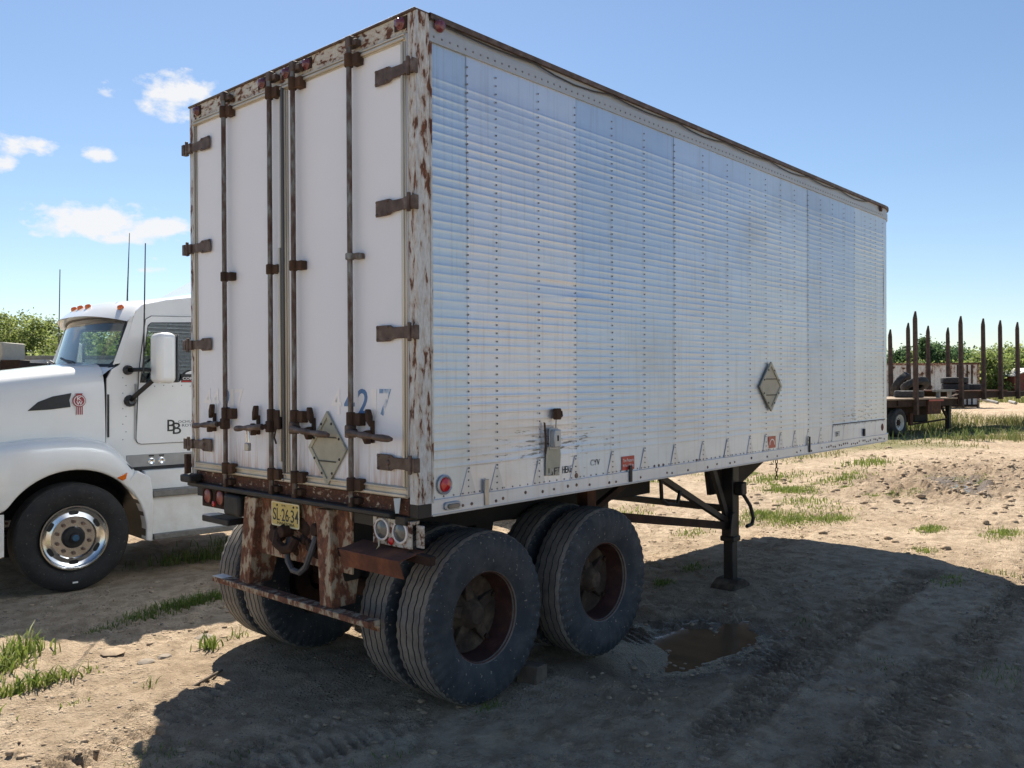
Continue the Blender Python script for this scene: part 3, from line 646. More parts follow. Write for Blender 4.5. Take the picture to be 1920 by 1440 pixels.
# hazard placard holders
def placard(parent, f, c, hw, hh):
    cu, cv = c; dia = lambda k: [(cu, cv + hh * k), (cu + hw * k, cv), (cu, cv - hh * k), (cu - hw * k, cv)]
    p = MB().prism(dia(1), f, 0, .006).build('placard_holder', 'placard', parent, .002)
    mb = MB(); a, b = dia(1.0), dia(.82)
    for i in range(4):
        j = (i + 1) % 4; mb.prism([a[i], a[j], b[j], b[i]], f, .006, .015)
    mb.build('placard_frame', 'placard', p, .002)
    mb = MB()
    for k, fr in ((.30, .62), (-.34, .58)): mb.prism([(cu - hw * fr, cv + hh * k - .004), (cu + hw * fr, cv + hh * k - .004), (cu + hw * fr, cv + hh * k + .004), (cu - hw * fr, cv + hh * k + .004)], f, .006, .011)
    mb.build('placard_rib', 'placard_line', p)
    mb = MB()
    for i in range(4):
        for q in (.3, .72):
            u = a[i][0] * (1 - q) + a[(i + 1) % 4][0] * q; v = a[i][1] * (1 - q) + a[(i + 1) % 4][1] * q; u = cu + (u - cu) * .92; v = cv + (v - cv) * .92
            n = Vector(f(u, v, 1)) - Vector(f(u, v, 0)); mb.dome(f(u, v, .0152), n, .009, .006, 8)
    tag(mb.build('rivets', 'black_steel', p, fix=False), kind='stuff')
placard(DR, xf(-.006), (-.436, 1.523), .187, .222)
placard(TR, fy(-1.2145), (4.17, 1.85), .222, .222)
# faded fleet number on both doors: patched-over and blue digits
for d, dig in ((DR, [('4', -.462, .098, 'ghost_white'), ('4', -.585, .098, 'faded_blue'), ('2', -.712, .098, 'faded_blue'), ('1', -.835, .045, 'ghost_white'), ('7', -.905, .100, 'faded_blue_worn')]),
               (DL, [('4', 1.03, .105, 'ghost_white'), ('4', .92, .105, 'ghost_white'), ('2', .775, .095, 'faded_blue'), ('1', .675, .045, 'ghost_white'), ('7', .615, .105, 'ghost_white')])):
    for ch, y, w, m in dig: text('digit', ch, m, d, (-.0035, y, 1.728 if d is DR else 1.722), .148, w, bold=.012)
# number plate and the rusted buck plate behind it
BP = MB().box((.02, -.62, .80), (.035, .56, 1.165)).build('buck_plate', 'support_paint', TR, .003)
mb = MB()
for k in range(16): mb.dome((.02, rnd.uniform(-.34, .2), rnd.uniform(.86, 1.05)), (-1, 0, 0), rnd.uniform(.02, .05), rnd.uniform(.01, .03), 7)
tag(mb.build('rust_scale', 'rust_dark', BP, fix=False), kind='stuff')
PL = MB().prism(rounded(-.142, .162, 1.010, 1.162, .012), xf(-.010), 0, .003).build('number_plate', 'plate_yellow', TR)
mb = MB(); a, b = rounded(-.142, .162, 1.010, 1.162, .012), rounded(-.134, .154, 1.018, 1.154, .01)
for i in range(len(a)):
    j = (i + 1) % len(a); mb.prism([a[i], a[j], b[j], b[i]], xf(-.013), 0, .002)
mb.build('plate_rim', 'plate_edge', PL)
for ch, y, w in (('S', .147, .036), ('L', .104, .032), ('.', .067, .009), ('2', .050, .036), ('6', .008, .036), ('.', -.034, .009), ('3', -.050, .036), ('4', -.094, .038)):
    text('plate_character', ch, 'ink', PL, (-.0137, y, 1.070 if ch == '.' else 1.044), .010 if ch == '.' else .078, w, bold=.006)
text('plate_lettering', 'MANITOBA', 'ink', PL, (-.0137, .10, 1.022), .016, .19, bold=.0); text('plate_lettering', 'U-TL', 'ink', PL, (-.0137, .05, 1.136), .011, .045); text('plate_lettering', '86', 'ink', PL, (-.0137, -.11, 1.138), .011, .018)
for y in (.10, -.08): tag(MB().dome((-.0135, y, 1.140), (-1, 0, 0), .008, .006, 8).build('plate_bolt', 'black_steel', PL, fix=False))
# underride guard: two channel legs and a bar
for ya, yb, yc, yd in ((.455, .50, .17, .40), (-.335, -.40, -.60, -.565)):
    lo, hi = (yd, yb), (yc, ya)
    w = .15
    y0t, y0b = ya, yb
    mb = MB().add([(-.03, y0t, 1.165), (-.03, y0t - .135, 1.165), (-.05, y0b - .12, .60), (-.05, y0b, .60), (.0, y0t, 1.165), (.0, y0t - .135, 1.165), (-.02, y0b - .12, .60), (-.02, y0b, .60)],
                 [(0, 1, 2, 3), (7, 6, 5, 4), (0, 4, 5, 1), (1, 5, 6, 2), (2, 6, 7, 3), (3, 7, 4, 0)])
    mb.build('guard_leg', 'support_paint', TR, .004)
    mb = MB().add([(-.001, y0t - .10, 1.165), (.26, y0t - .10, 1.165), (.12, y0b - .09, .60), (-.021, y0b - .09, .60), (-.001, y0t - .135, 1.165), (.26, y0t - .135, 1.165), (.12, y0b - .12, .60), (-.021, y0b - .12, .60)],
                 [(0, 1, 2, 3), (7, 6, 5, 4), (0, 4, 5, 1), (1, 5, 6, 2), (2, 6, 7, 3), (3, 7, 4, 0)])
    mb.build('guard_web', 'support_paint', TR, .003)
MB().box((-.085, -.90, .565), (.0, .785, .60)).box((-.012, -.90, .53), (.0, .785, .565)).build('guard_bar', 'support_paint', TR, .004)
MB().box((-.084, .66, .6005), (-.004, .783, .603)).build('guard_bar_end', 'sticker_white', TR)
# hose, hook and couplings under the sill
MB().tube([(.0, -.30, .985), (-.03, -.29, .90), (-.035, -.24, .80), (-.03, -.17, .755), (-.03, -.09, .76), (-.03, -.04, .81), (-.02, -.02, .90), (.0, -.02, .95)], .019, 8).build('air_hose', 'hose', TR)
MB().tube([(.0, .03, 1.0), (-.05, .03, .98), (-.075, .01, .92), (-.06, -.05, .885), (-.05, -.11, .90), (-.03, -.13, .96)], .032, 8).build('tow_hook', 'rust_dark', TR)
MB().cyl((-.05, .10, .95), (.02, .10, .95), .045).cyl((-.07, -.02, .99), (.0, -.02, .99), .035).build('coupling', 'rust_dark', TR, .004)
# tail lamp panels
def tail(yL, yR, z0, z1, m, lm, tilt):
    o = MB().box((-.012, yR, z0), (.0, yL, z1)).box((.0, yR - .0, z1 - .02), (.05, yL, z1)).build('tail_lamp_panel', m, TR, .003)
    for y in (yL - .085, yR + .085):
        mb = MB().lathe([(0, .060), (.01, .062), (.014, .054), (.010, .050)], (-.012, y, (z0 + z1) / 2 + .01), (-1, 0, 0), 24); mb.build('lamp_ring', 'sticker_white' if m == 'bracket_paint' else 'rust_dark', o)
        MB().lathe([(.004, .052), (.012, .040), (.016, 0)], (-.012, y, (z0 + z1) / 2 + .01), (-1, 0, 0), 24).build('lamp_lens', lm, o)
    MB().lathe([(0, .02), (.01, .019), (.018, 0)], (-.012, (yL + yR) / 2, z0 + .028), (-1, 0, 0), 14).build('reflector', 'lamp_red', o)
    return o
o = tail(-.852, -1.175, 1.022, 1.170, 'bracket_paint', 'lamp_dull', 0)
MB().box((.02, -1.235, 1.03), (.03, -1.176, 1.15)).build('lamp_shield', 'bracket_paint', o, .002)
MB().tube([(-.03, -.93, 1.05), (-.05, -.95, 1.02), (-.045, -.92, .995), (-.04, -.98, .985)], .004, 6).build('loose_wire', 'plate_edge', o)
tail(1.05, .715, 1.045, 1.18, 'rust_dark', 'lamp_faded', 0)
MB().box((-.05, .50, 1.02), (.06, .70, 1.165)).build('rubber_stop', 'rubber_black', TR, .02, seg=2)
# mudflap hangers (bent plates), the right one bare and rusty
def hang(y0, y1, z, m):
    P = [(-.135, z + .00), (.03, z + .035), (.035, z + .03), (-.125, z - .008), (-.10, z - .115), (-.107, z - .118)]
    mb = MB(); mb.prism([(-.10, z - .10), (-.135, z), (.04, z + .03), (.04, z + .022), (-.127, z - .006), (-.092, z - .10)], lambda u, v, d: (u, d, v), y0, y1)
    return mb.build('mudflap_hanger', m, TR, .002)
hang(-1.215, -.70, .985, 'rust_orange'); MB().bar((.0, -1.14, .985), (.02, -1.31, .975), .045, .05).build('hanger_arm', 'rust_dark', TR, .004)
MB().box((-.07, .60, .955), (.06, .95, .998)).build('mudflap_hanger', 'rubber_black', TR, .006); MB().box((-.068, .84, .9985), (.03, .949, 1.001)).build('flap_tape', 'sticker_white', TR)
MB().tube([(.02, -1.3, .97), (-.03, -1.30, .93), (-.02, -1.25, .87)], .003, 5).build('loose_wire', 'cable', TR)
# chassis
for s in (-1, 1):
    MB().box((.05, s * .52, .93), (3.3, s * .43, 1.17)).build('frame_rail', 'underbody', TR, .005)
    MB().box((2.03, s * .70, .86), (2.14, s * .80, 1.19)).build('slider_post', 'rust', TR, .004)
    MB().prism([(3.1, 1.19), (5.30, 1.19), (5.26, 1.09), (4.56, .84), (4.10, .84), (4.05, 1.06), (3.1, 1.10)], lambda u, v, d: (u, s * d, v), .62, .66).build('gear_web', 'underbody', TR, .003)
    # springs and axle seats
    for xa in (.638, 1.823):
        for k in range(5): MB().bar((xa - .48 + k * .07, s * .47, .72 + .004 * k + .10), (xa + .48 - k * .07, s * .47, .72 + .004 * k + .10), .075, .012).v
        mb = MB()
        for k in range(5): mb.bar((xa - .50 + k * .08, s * .47, .80 - .016 * k), (xa + .50 - k * .08, s * .47, .80 - .016 * k), .075, .014)
        mb.box((xa - .09, s * .41, .56), (xa + .09, s * .53, .73)); mb.build('leaf_spring', 'rust_dark', TR, .002)
    for xh in (.10, 1.23, 2.36): MB().prism([(xh - .09, .94), (xh + .09, .94), (xh + .05, .74), (xh - .05, .74)], lambda u, v, d: (u, s * d, v), .42, .52).build('spring_hanger', 'underbody', TR, .003)
for k in range(18): MB().box((.35 + k * .385, -1.14, 1.185), (.40 + k * .385, 1.14, 1.2145)).build('crossmember', 'underbody', TR)
MB().box((.05, -.43, .86), (.16, .43, 1.10)).build('rear_crossbeam', 'underbody', TR, .004)
MB().cyl((.95, -.38, .98), (1.35, -.38, .98), .12).cyl((.95, .30, .98), (1.35, .30, .98), .12).build('air_tank', 'underbody', TR)
# wheels
def tyre_prof(Rr, Wt, rim, grooves, gd=.008):
    h = Wt / 2; p = [(-h * .62, rim), (-h * .80, rim + .012), (-h * .97, rim + .065), (-h, (rim + Rr) / 2 + .02), (-h * .975, Rr - .062), (-h * .90, Rr - .024), (-h * .80, Rr - .008)]
    g = len(grooves); tr = []
    for u in grooves: tr += [((u - .035) * h, Rr - .003 * abs(u)), ((u - .028) * h, Rr - gd), ((u + .028) * h, Rr - gd), ((u + .035) * h, Rr - .003 * abs(u))]
    q = [(-a, r) for a, r in p[::-1]]
    return p + tr + q, len(p)
def tyre(name, parent, c, Rr, Wt, rim, m, lug=.010, n=132, grooves=(-.6, -.25, .12, .5), wob=0.):
    pf, k0 = tyre_prof(Rr, Wt, rim, grooves); m_ = len(pf)
    def fn(j, k):
        if j in (5, 6, m_ - 6, m_ - 7): return -lug * .7 if (k % 4) < 2 else 0.
        return 0.
    zig = MB().lathe(pf, c, (0, 1, 0), n, fn)
    v = zig.v
    for i in range(len(v)):                                # zigzag in the tread grooves
        j = i % m_; k = i // m_
        if lug and j in (4, 5, m_ - 5, m_ - 6) and (k % 4) < 2: v[i] = (v[i][0], v[i][1] + (.8 * lug if j < 6 else -.8 * lug), v[i][2])
        if k0 <= j < m_ - k0: v[i] = (v[i][0], v[i][1] + (.0025 if (k // 3) % 2 else -.0025), v[i][2])
    return zig.build(name, m, parent, ang=38, fix=True)
def tr_wheel(xa, s, outer, k):
    Rr = .512; yc = s * (.985 if outer else .655)
    T = tyre('tyre', TR, (xa, yc, Rr), Rr, .28, .262, 'tyre_trailer', .009, 192)
    e = s if outer else -s
    y_o = yc + s * .14 * e * s
    rm = MB().lathe([(-.10, .262), (-.105, .275), (-.088, .280), (-.083, .262), (.02, .246), (.08, .238), (.115, .262), (.122, .262), (.122, .272)] if outer else [(-.11, .262), (-.1, .25), (0, .24), (.1, .25), (.11, .262)], (xa, yc, Rr), (0, -s, 0), 40)
    rm.build('rim', 'rim_rust', T)
    if outer:
        hb = MB().lathe([(.05, .243), (.035, .235), (.045, .19), (.06, .13), (.035, .105), (.0, .085), (-.03, .07), (-.045, .05), (-.045, 0)], (xa, yc, Rr), (0, -s, 0), 28)
        hb.build('hub', 'hub_dirt', T)
        for q in range(5):
            a = 2 * math.pi * (q + .3 + .15 * k) / 5; d = Vector((math.cos(a), 0, math.sin(a)))
            MB().bar(Vector((xa, yc - s * .03, Rr)) + d * .06, Vector((xa, yc - s * .050, Rr)) + d * .235, .075, .05, up=(0, 1, 0), w1=.05, h1=.04).build('spoke', 'hub_dirt', T, .006)
            MB().cyl(Vector((xa, yc - s * .01, Rr)) + d * .215, Vector((xa, yc - s * .05, Rr)) + d * .215, .016, n=8).build('rim_nut', 'rust_dark', T)
t = NT('rim_rust'); t.set(col=t.ramp(t.noise(8, 8, .65), [(.3, (.026, .010, .009)), (.55, (.065, .025, .019)), (.8, (.15, .085, .055))]), rough=.7); t.bump(t.noise(40, 4), .4, .003)
t = NT('hub_dirt'); t.set(col=t.ramp(t.noise(7, 8, .65), [(.3, (.016, .011, .009)), (.5, (.055, .038, .026)), (.72, (.15, .115, .075))]), rough=.9); t.bump(t.noise(25, 5), .6, .008)
for k, xa in enumerate((.638, 1.823)):
    for s in (-1, 1):
        tr_wheel(xa, s, True, k); tr_wheel(xa, s, False, k)
    MB().cyl((xa, -.86, .512), (xa, .86, .512), .062).build('axle', 'rust_dark', TR)
    for s in (-1, 1): MB().lathe([(-.1, .21), (.1, .21), (.1, .10), (-.1, .10)], (xa, s * .655, .512), (0, 1, 0), 24, closed=True).build('brake_drum', 'rust_dark', TR)
# landing gear
for s in (-1, 1):
    y = s * .75
    lg = MB().box((4.245, y - .06, .40), (4.370, y + .06, 1.19)).box((4.235, y - .07, .40), (4.38, y + .07, .45)).build('landing_leg', 'black_steel', TR, .008)
    lg.location = (0, 0, 0)
    MB().box((4.258, y - .047, .03), (4.357, y + .047, .41)).build('inner_leg', 'black_steel', lg, .006)
    MB().prism([(4.12, -.045), (4.48, -.045), (4.46, .0), (4.36, .05), (4.24, .05), (4.15, .0)], lambda u, v, d: (u, d, v), y - .12, y + .12).build('foot', 'hub_dirt', lg, .01)
    if s < 0: MB().bar((2.14, y, .905), (4.24, y, .55), .055, .07).build('brace', 'rust_dark', TR, .005)
    MB().bar((3.10, y, 1.10), (4.22, y, .60), .05, .055).build('brace', 'black_steel', TR, .005)
    MB().bar((4.0, y - s * .02, 1.12), (4.24, y, .62), .04, .06).build('brace', 'black_steel', TR, .004)
    MB().bar((2.14, y, .93), (2.75, y, 1.17), .05, .05).build('brace', 'rust_dark', TR, .004)
    MB().prism([(4.14, .47), (4.25, .47), (4.25, .68), (4.18, .68)], lambda u, v, d: (u, d, v), y - .09, y - .07).build('brace_plate', 'black_steel', TR, .003)
MB().bar((4.29, -.67, .70), (4.29, .67, .70), .06, .06).build('gear_crossbar', 'black_steel', TR, .004)
MB().bar((4.3, -.82, .9), (4.3, -.9, .9), .10, .12).build('gear_box', 'black_steel', TR, .01)
MB().tube([(4.40, -.83, .84), (4.49, -.86, .72), (4.515, -.88, .60), (4.48, -.88, .545), (4.38, -.88, .54)], .018, 8).build('crank_handle', 'black_steel', TR)
MB().tube([(3.02, -.80, 1.17), (3.04, -.80, .93), (3.12, -.80, .88), (3.28, -.80, .86), (3.33, -.80, .97)], .018, 6).build('hanger_hook', 'black_steel', TR)
for k in range(6):
    a = k % 2; mb = MB(); c = Vector((5.40, -.70, 1.10 - .042 * k))
    mb.tube([c + Vector((.012 * math.cos(q) * (0 if a else 1), .012 * math.cos(q) * (1 if a else 0), .026 * math.sin(q))) for q in [2 * math.pi * i / 10 for i in range(11)]], .0045, 5).build('chain_link', 'rust_dark', TR)
MB().bar((5.1, -.70, 1.13), (6.0, -.70, 1.17), .03, .03).build('chain_bar', 'rust_dark', TR)
# side fittings: lamp, stickers, patch, stencil
o = MB().lathe([(0, .052), (.010, .055), (.016, .046), (.010, .040)], (.198, -1.206, 1.352), (0, -1, 0), 28).build('side_lamp', 'rail_alu', TR)
MB().lathe([(.004, .042), (.018, .034), (.026, 0)], (.198, -1.206, 1.352), (0, -1, 0), 24).build('lamp_lens', 'lamp_red', o)
o = MB().prism(rounded(.185, .305, 1.212, 1.256, .018), fy(-1.2185), 0, .014).build('clearance_lamp', 'rail_alu', TR, .004); MB().prism(rounded(.20, .29, 1.221, 1.247, .012), fy(-1.2325), 0, .008).build('lamp_lens', 'lamp_dull', o, .003)
MB().box((.50, -1.226, 1.205), (.535, -1.2185, 1.355)).build('rub_strap', 'brushed', TR, .002); MB().box((1.955, -1.229, 1.205), (1.985, -1.2185, 1.32)).build('rub_strap', 'black_steel', TR, .002)
MB().box((4.985, -1.229, 1.21), (5.01, -1.2185, 1.36)).build('rub_strap', 'black_steel', TR, .002); MB().box((6.43, -1.229, 1.29), (6.46, -1.2115, 1.37)).build('rub_strap', 'black_steel', TR, .002)
o = MB().box((1.884, -1.2095, 1.289), (2.036, -1.2072, 1.385)).build('sticker', 'sticker_red', TR); text('sticker_lettering', 'Tire Pressure', 'sticker_white', o, (1.895, -1.2102, 1.345), .024, .128, SIDE); text('sticker_lettering', '95 lbs / 35 kg', 'sticker_white', o, (1.893, -1.2102, 1.308), .022, .13, SIDE)
o = MB().box((4.147, -1.2095, 1.300), (4.29, -1.2072, 1.405)).build('sticker', 'sticker_orange', TR)
mb = MB(); ro, ri = .052, .041
arc = [(4.2185 + ro * math.cos(R(a)), 1.335 + .9 * ro * math.sin(R(a))) for a in range(-10, 191, 20)]; arci = [(4.2185 + ri * math.cos(R(a)), 1.335 + .9 * ri * math.sin(R(a))) for a in range(190, -11, -20)]
mb.prism(arc + arci, fy(-1.2095), 0, .001).build('sticker_emblem', 'sticker_white', o)
for i, (x0, w) in enumerate(((1.082, .034), (1.115, .010), (1.136, .030), (1.163, .034), (1.232, .028), (1.260, .024), (1.284, .026), (1.309, .022))):
    text('stencil_letter', 'LIFTHERE'[i], 'stencil_ink', TR, (x0, -1.2152 if x0 < 1.19 else -1.2070, 1.325), .045, w * .85, SIDE, bold=.01)
text('stencil_letter', 'CYV', 'stencil_ink', TR, (1.53, -1.2066, 1.35), .04, .10, SIDE, bold=-.01); text('stencil_letter', 'LIFT', 'stencil_ink', TR, (5.66, -1.2118, 1.325), .05, .12, SIDE, bold=.01)
MB().prism([(1.055, 1.325), (1.19, 1.318), (1.205, 1.45), (1.195, 1.50), (1.075, 1.505), (1.06, 1.45)], fy(-1.2115), 0, .003).build('patch_plate', 'placard', TR)
o = MB().box((1.098, -1.252, 1.50), (1.165, -1.215, 1.61)).build('latch_box', 'rail_alu', TR, .006); MB().box((1.088, -1.219, 1.485), (1.175, -1.214, 1.62)).build('latch_base', 'rail_alu', o, .002); MB().box((1.125, -1.2545, 1.54), (1.138, -1.252, 1.575)).build('keyhole', 'ink', o)
o = MB().box((1.128, -1.245, 1.672), (1.178, -1.212, 1.742)).build('cable_box', 'hinge_rust', TR, .005); MB().tube([(1.16, -1.23, 1.735), (1.19, -1.235, 1.72), (1.195, -1.235, 1.695), (1.17, -1.23, 1.675)], .006, 6).build('loop', 'hinge_rust', o); MB().tube([(1.15, -1.222, 1.672), (1.147, -1.222, 1.62)], .003, 5).build('wire', 'rod_steel', o)
MB().prism([(1.035, 1.66), (1.05, 1.655), (1.062, 1.53), (1.055, 1.46), (1.045, 1.47), (1.048, 1.55)], fy(-1.2145), 0, .004).build('torn_strip', 'hinge_rust', TR)
# ---------------------------------------------------------------- the tractor unit (local x = towards its tail, y = away from us, z up)
TK = thing('semi_truck', 'white aerodynamic semi truck with polished wheel and black mirror arms', 'truck', (.05, 3.58, 0), (0, 0, R(-4)))
ip = lambda s, tab: float(np.interp(s, [a for a, _ in tab], [b for _, b in tab]))
MIR = lambda p: (p[0], 2.4 - p[1], p[2])
HUBZ = .495; ARC = .635
def zarch(s):
    q = ARC ** 2 - (s - .04) ** 2
    return .48 + math.sqrt(q) if q > .085 else .77
# hood: crest, shoulder and flanks, both sides in one skin
ZC = [(-1.5, 1.62), (-1.3, 1.80), (-1.0, 1.90), (-.6, 1.985), (-.3, 2.03), (.1, 2.085), (.40, 2.125)]
TS = [(-1.5, .62), (-1.2, .46), (-.6, .30), (0, .22), (.40, .195)]
def hood_sec(s):
    zc, ts = ip(s, ZC), ip(s, TS); zb = 1.36
    hgt = zc - zb
    near = [(ts - .015, zb - .16), (ts - .012, zb), (ts + .0, zb + hgt * .35), (ts + .012, zb + hgt * .62), (ts + .04, zb + hgt * .80), (ts + .11, zb + hgt * .925), (ts + .24, zb + hgt * .972), (ts + .42, zb + hgt * .975), (ts + .50, zb + hgt * .985), (ts + .62, zb + hgt * .999), (1.2, zb + hgt)]
    pts = [(s, t, z) for t, z in near]
    return pts + [MIR(p) for p in pts[-2::-1]]
st = [-1.5, -1.42, -1.3, -1.1, -.9, -.7, -.5, -.3, -.1, .1, .25, .365]
mb = MB(); mb.grid([hood_sec(s) for s in st])
mb.add(hood_sec(-1.5), [tuple(range(21))])
HOOD = mb.build('hood', 'truck_white', TK, ang=60, sub=1)
# fenders
ZT = [(-1.5, 1.02), (-1.2, 1.18), (-.9, 1.29), (-.6, 1.365), (-.3, 1.405), (0, 1.415), (.2, 1.40), (.36, 1.355), (.46, 1.27), (.54, 1.17), (.62, 1.075)]
def fender_sec(s):
    zt = ip(s, ZT); za = zarch(s); za = min(za, zt - .02) if s > .5 else za
    ou = ip(s, [(-1.5, .35), (-1.2, .10), (-.9, .02), (-.5, 0), (.5, 0), (.62, .01)])
    k = max(.12, min(1, (zt - za) / .3))
    return [(s, ou + .38, zt - .0), (s, ou + .22, zt + .0), (s, ou + .11, zt - .015 * k), (s, ou + .045, zt - .05 * k), (s, ou + .012, zt - .11 * k), (s, ou, za + .5 * (zt - .15 * k - za)), (s, ou + .002, za + .045 * k), (s, ou + .006, za + .008), (s, ou + .02, za), (s, ou + .07, za + .006)]
fs = [-1.5, -1.35, -1.2, -1.0, -.8, -.65, -.55, -.50, -.46, -.42, -.36, -.28, -.18, -.06, .06, .18, .28, .36, .42, .47, .52, .57, .62]
def both(build):
    for f in (lambda p: p, MIR): build(f)
def bf(f):
    mb = MB(); P = [[f(p) for p in fender_sec(s)] for s in fs]; mb.grid(P); mb.build('fender', 'truck_white', TK, ang=60, sub=1)
    # dark inner liner
    mb = MB(); mb.grid([[f((.04 + ARC * 1.02 * math.cos(R(a)), t, .48 + ARC * 1.02 * math.sin(R(a)))) for t in (.03, .55)] for a in range(-8, 189, 14)]); mb.build('wheel_arch_liner', 'black_plastic', TK)
    # bumper end
    mb = MB(); mb.grid([[f((s, ip(s, [(-1.62, 1.2), (-1.6, .7), (-1.5, .32), (-1.3, .09), (-1.0, .02), (-.5, 0)]), z)) for z in (.40, .44, .60, .75, .768)] for s in (-1.62, -1.6, -1.5, -1.4, -1.3, -1.15, -1.0, -.8, -.62, -.535)]); mb.build('bumper', 'truck_white', TK, ang=60)
    MB().lathe([(0, .1), (.02, .095), (.04, 0)], f((-1.40, .22, 1.0)), (-1, -.5 if f((0, 0, 0))[1] == 0 else .5, 0), 20).build('headlamp', 'chrome', TK)
both(bf)
MB().prism([(.62, .82), (1.78, .82), (1.70, 1.56), (.70, 1.56)], lambda u, v, d: (d, u, v), -1.56, -1.46).build('grille', 'chrome', TK, .02)
# emblem and vent on the hood flank
xh = lambda off: (lambda u, v, d: (u, ip(u, TS) + .002 - off - d, v))
def flank(u, v, d):
    zc, ts = ip(u, ZC), ip(u, TS); k = (v - 1.36) / (zc - 1.36); return (u, ts + ip(k, [(0, -.012), (.35, 0), (.62, .012), (.8, .04)]) - .004 - d, v)
MB().prism([(-.285, 1.655), (-.20, 1.735), (-.08, 1.785), (.075, 1.815), (.055, 1.75), (.065, 1.685), (-.1, 1.665)], flank, -.01, .006).build('hood_vent', 'black_plastic', HOOD, .003)
ye = min(flank(u, v, 0)[1] for u in (.08, .19) for v in (1.61, 1.68, 1.81)) - .002
flat = lambda u, v, d: (u, ye - d, v)
em = MB().prism([(.137 + .056 * math.cos(R(a)), 1.742 + .060 * math.sin(R(a))) for a in range(0, 360, 18)], flat, -.02, .004).build('emblem', 'emblem_red', HOOD, .001)
MB().prism([(.105, 1.69), (.169, 1.69), (.167, 1.61), (.107, 1.61)], flat, -.02, .002).build('emblem_tail', 'sticker_white', em)
for k in range(4): MB().prism([(.110 + .0155 * k, 1.69), (.119 + .0155 * k, 1.69), (.119 + .0155 * k, 1.613), (.110 + .0155 * k, 1.613)], flat, .002, .004).build('emblem_stripe', 'emblem_red', em)
MB().prism([(.108, 1.812), (.166, 1.812), (.160, 1.795), (.114, 1.795)], flat, -.02, .0045).build('emblem_crown', 'emblem_red', em, .001)
yb = ye - .0048
text('emblem_letter', 'K', 'sticker_white', em, (.117, yb, 1.745), .036, .040, SIDE, bold=.02); text('emblem_letter', 'W', 'sticker_white', em, (.110, yb, 1.704), .036, .054, SIDE, bold=.02)
MB().lathe([(0, .050), (.002, .050), (.002, .044), (0, .044)], (.137, yb + .001, 1.742), (0, -1, 0), 28).build('emblem_ring', 'sticker_white', em)
MB().prism([(.405, 1.015), (.50, 1.06), (.485, 1.0), (.455, .985)], lambda u, v, d: (u, .004 - d, v), 0, .016).build('indicator', 'amber', TK, .004)
# cab
CT = .20; A0, A1 = (.50, 2.085), (.635, 2.56)
side_out = [(.37, 1.10), (3.05, 1.10), (3.05, 3.02), (2.2, 3.0), (1.62, 2.86), (1.25, 2.79), (.95, 2.74), (.72, 2.68), (.66, 2.62), A1, A0, (.43, 2.04), (.385, 1.95)]
win = [(.690, 1.915), (.765, 2.475), (.795, 2.505), (1.56, 2.545), (1.60, 2.51), (1.60, 2.05), (1.20, 2.04), (1.14, 2.015), (1.105, 1.955), (1.07, 1.92)]
wing = [(.675, 1.90), (.752, 2.49), (.785, 2.52), (1.57, 2.56), (1.615, 2.52), (1.615, 2.035), (1.205, 2.025), (1.155, 2.0), (1.12, 1.945), (1.08, 1.905)]
door_o = [(.655, 1.35), (.668, 1.325), (.70, 1.312), (1.70, 1.312), (1.72, 1.34), (1.72, 2.60), (.80, 2.57), (.745, 2.535), (.68, 2.0)]
for f, nm in ((lambda t: t, 0), (lambda t: 2.4 - t, 1)):
    sg = 1 if nm == 0 else -1
    holed('cab_side', 'truck_white', TK, side_out, [wing], lambda u, v, d: (u, f(CT + d), v), .03)
    dr = holed('door', 'truck_white', TK, door_o, [win], lambda u, v, d: (u, f(CT - .014 + d), v), .012)
    MB().prism(win, lambda u, v, d: (u, f(CT + .004 + d), v), 0, .004).build('door_window', 'side_glass', dr)
    mb = MB()
    for i in range(len(door_o)):
        a, b = door_o[i], door_o[(i + 1) % len(door_o)]; mb.bar((a[0], f(CT - .004), a[1]), (b[0], f(CT - .004), b[1]), .012, .010)
    mb.build('door_seal', 'seam_dark', dr)
    mb = MB()
    for i in range(len(win)):
        a, b = win[i], win[(i + 1) % len(win)]; mb.bar((a[0], f(CT - .013), a[1]), (b[0], f(CT - .013), b[1]), .012, .006)
    mb.build('window_seal', 'black_plastic', dr)
    MB().box((.640, f(CT - .018), 1.36), (.652, f(CT - .002), 1.90)).build('door_hinge', 'brushed', dr)
    MB().box((.385, f(CT - .002), 1.39), (.400, f(CT - .014), 1.80)).build('cowl_gap', 'black_plastic', TK)
    mb = MB()
    for k in range(9): mb.dome((.53 + .03 * (k % 2), f(CT), 1.36 + k * .075), (0, -sg, 0), .006, .004)
    for k in range(6): mb.dome((.74 + k * .09, f(CT - .014), 1.885 - .008 * (k % 2)), (0, -sg, 0), .006, .004)
    tag(mb.build('rivets', 'rivet', TK, fix=False), kind='stuff')
    pn = MB().box((.56, f(CT - .006), 1.085), (2.2, f(CT + .02), 1.205)).build('service_panel', 'brushed', TK, .003)
    for x in (.80, .90):
        MB().lathe([(0, .034), (.008, .034), (.012, .026), (.008, .020), (.004, 0)], (x, f(CT - .006), 1.135), (0, -sg, 0), 20).build('filler_cap', 'chrome', pn)
        MB().box((x - .025, f(CT - .009), 1.182), (x + .025, f(CT - .006), 1.196)).build('cap_label', 'ink', pn)
    MB().box((.55, f(CT + .0), 1.03), (2.2, f(CT + .10), 1.086)).build('sill_shadow_gap', 'black_plastic', TK)
    # A pillar and corner of the cowl
    MB().grid([[(A0[0] - .005, f(CT + .085), A0[1] - .01), (A0[0] - .06, f(CT + .01), A0[1] - .0), (A0[0] + .02, f(CT + .0), A0[1] + .02)], [(A1[0] - .03, f(CT + .085), A1[1] + .0), (A1[0] - .03, f(CT + .02), A1[1] + .0), (A1[0] + .03, f(CT), A1[1])]]).build('pillar', 'truck_white', TK, ang=60)
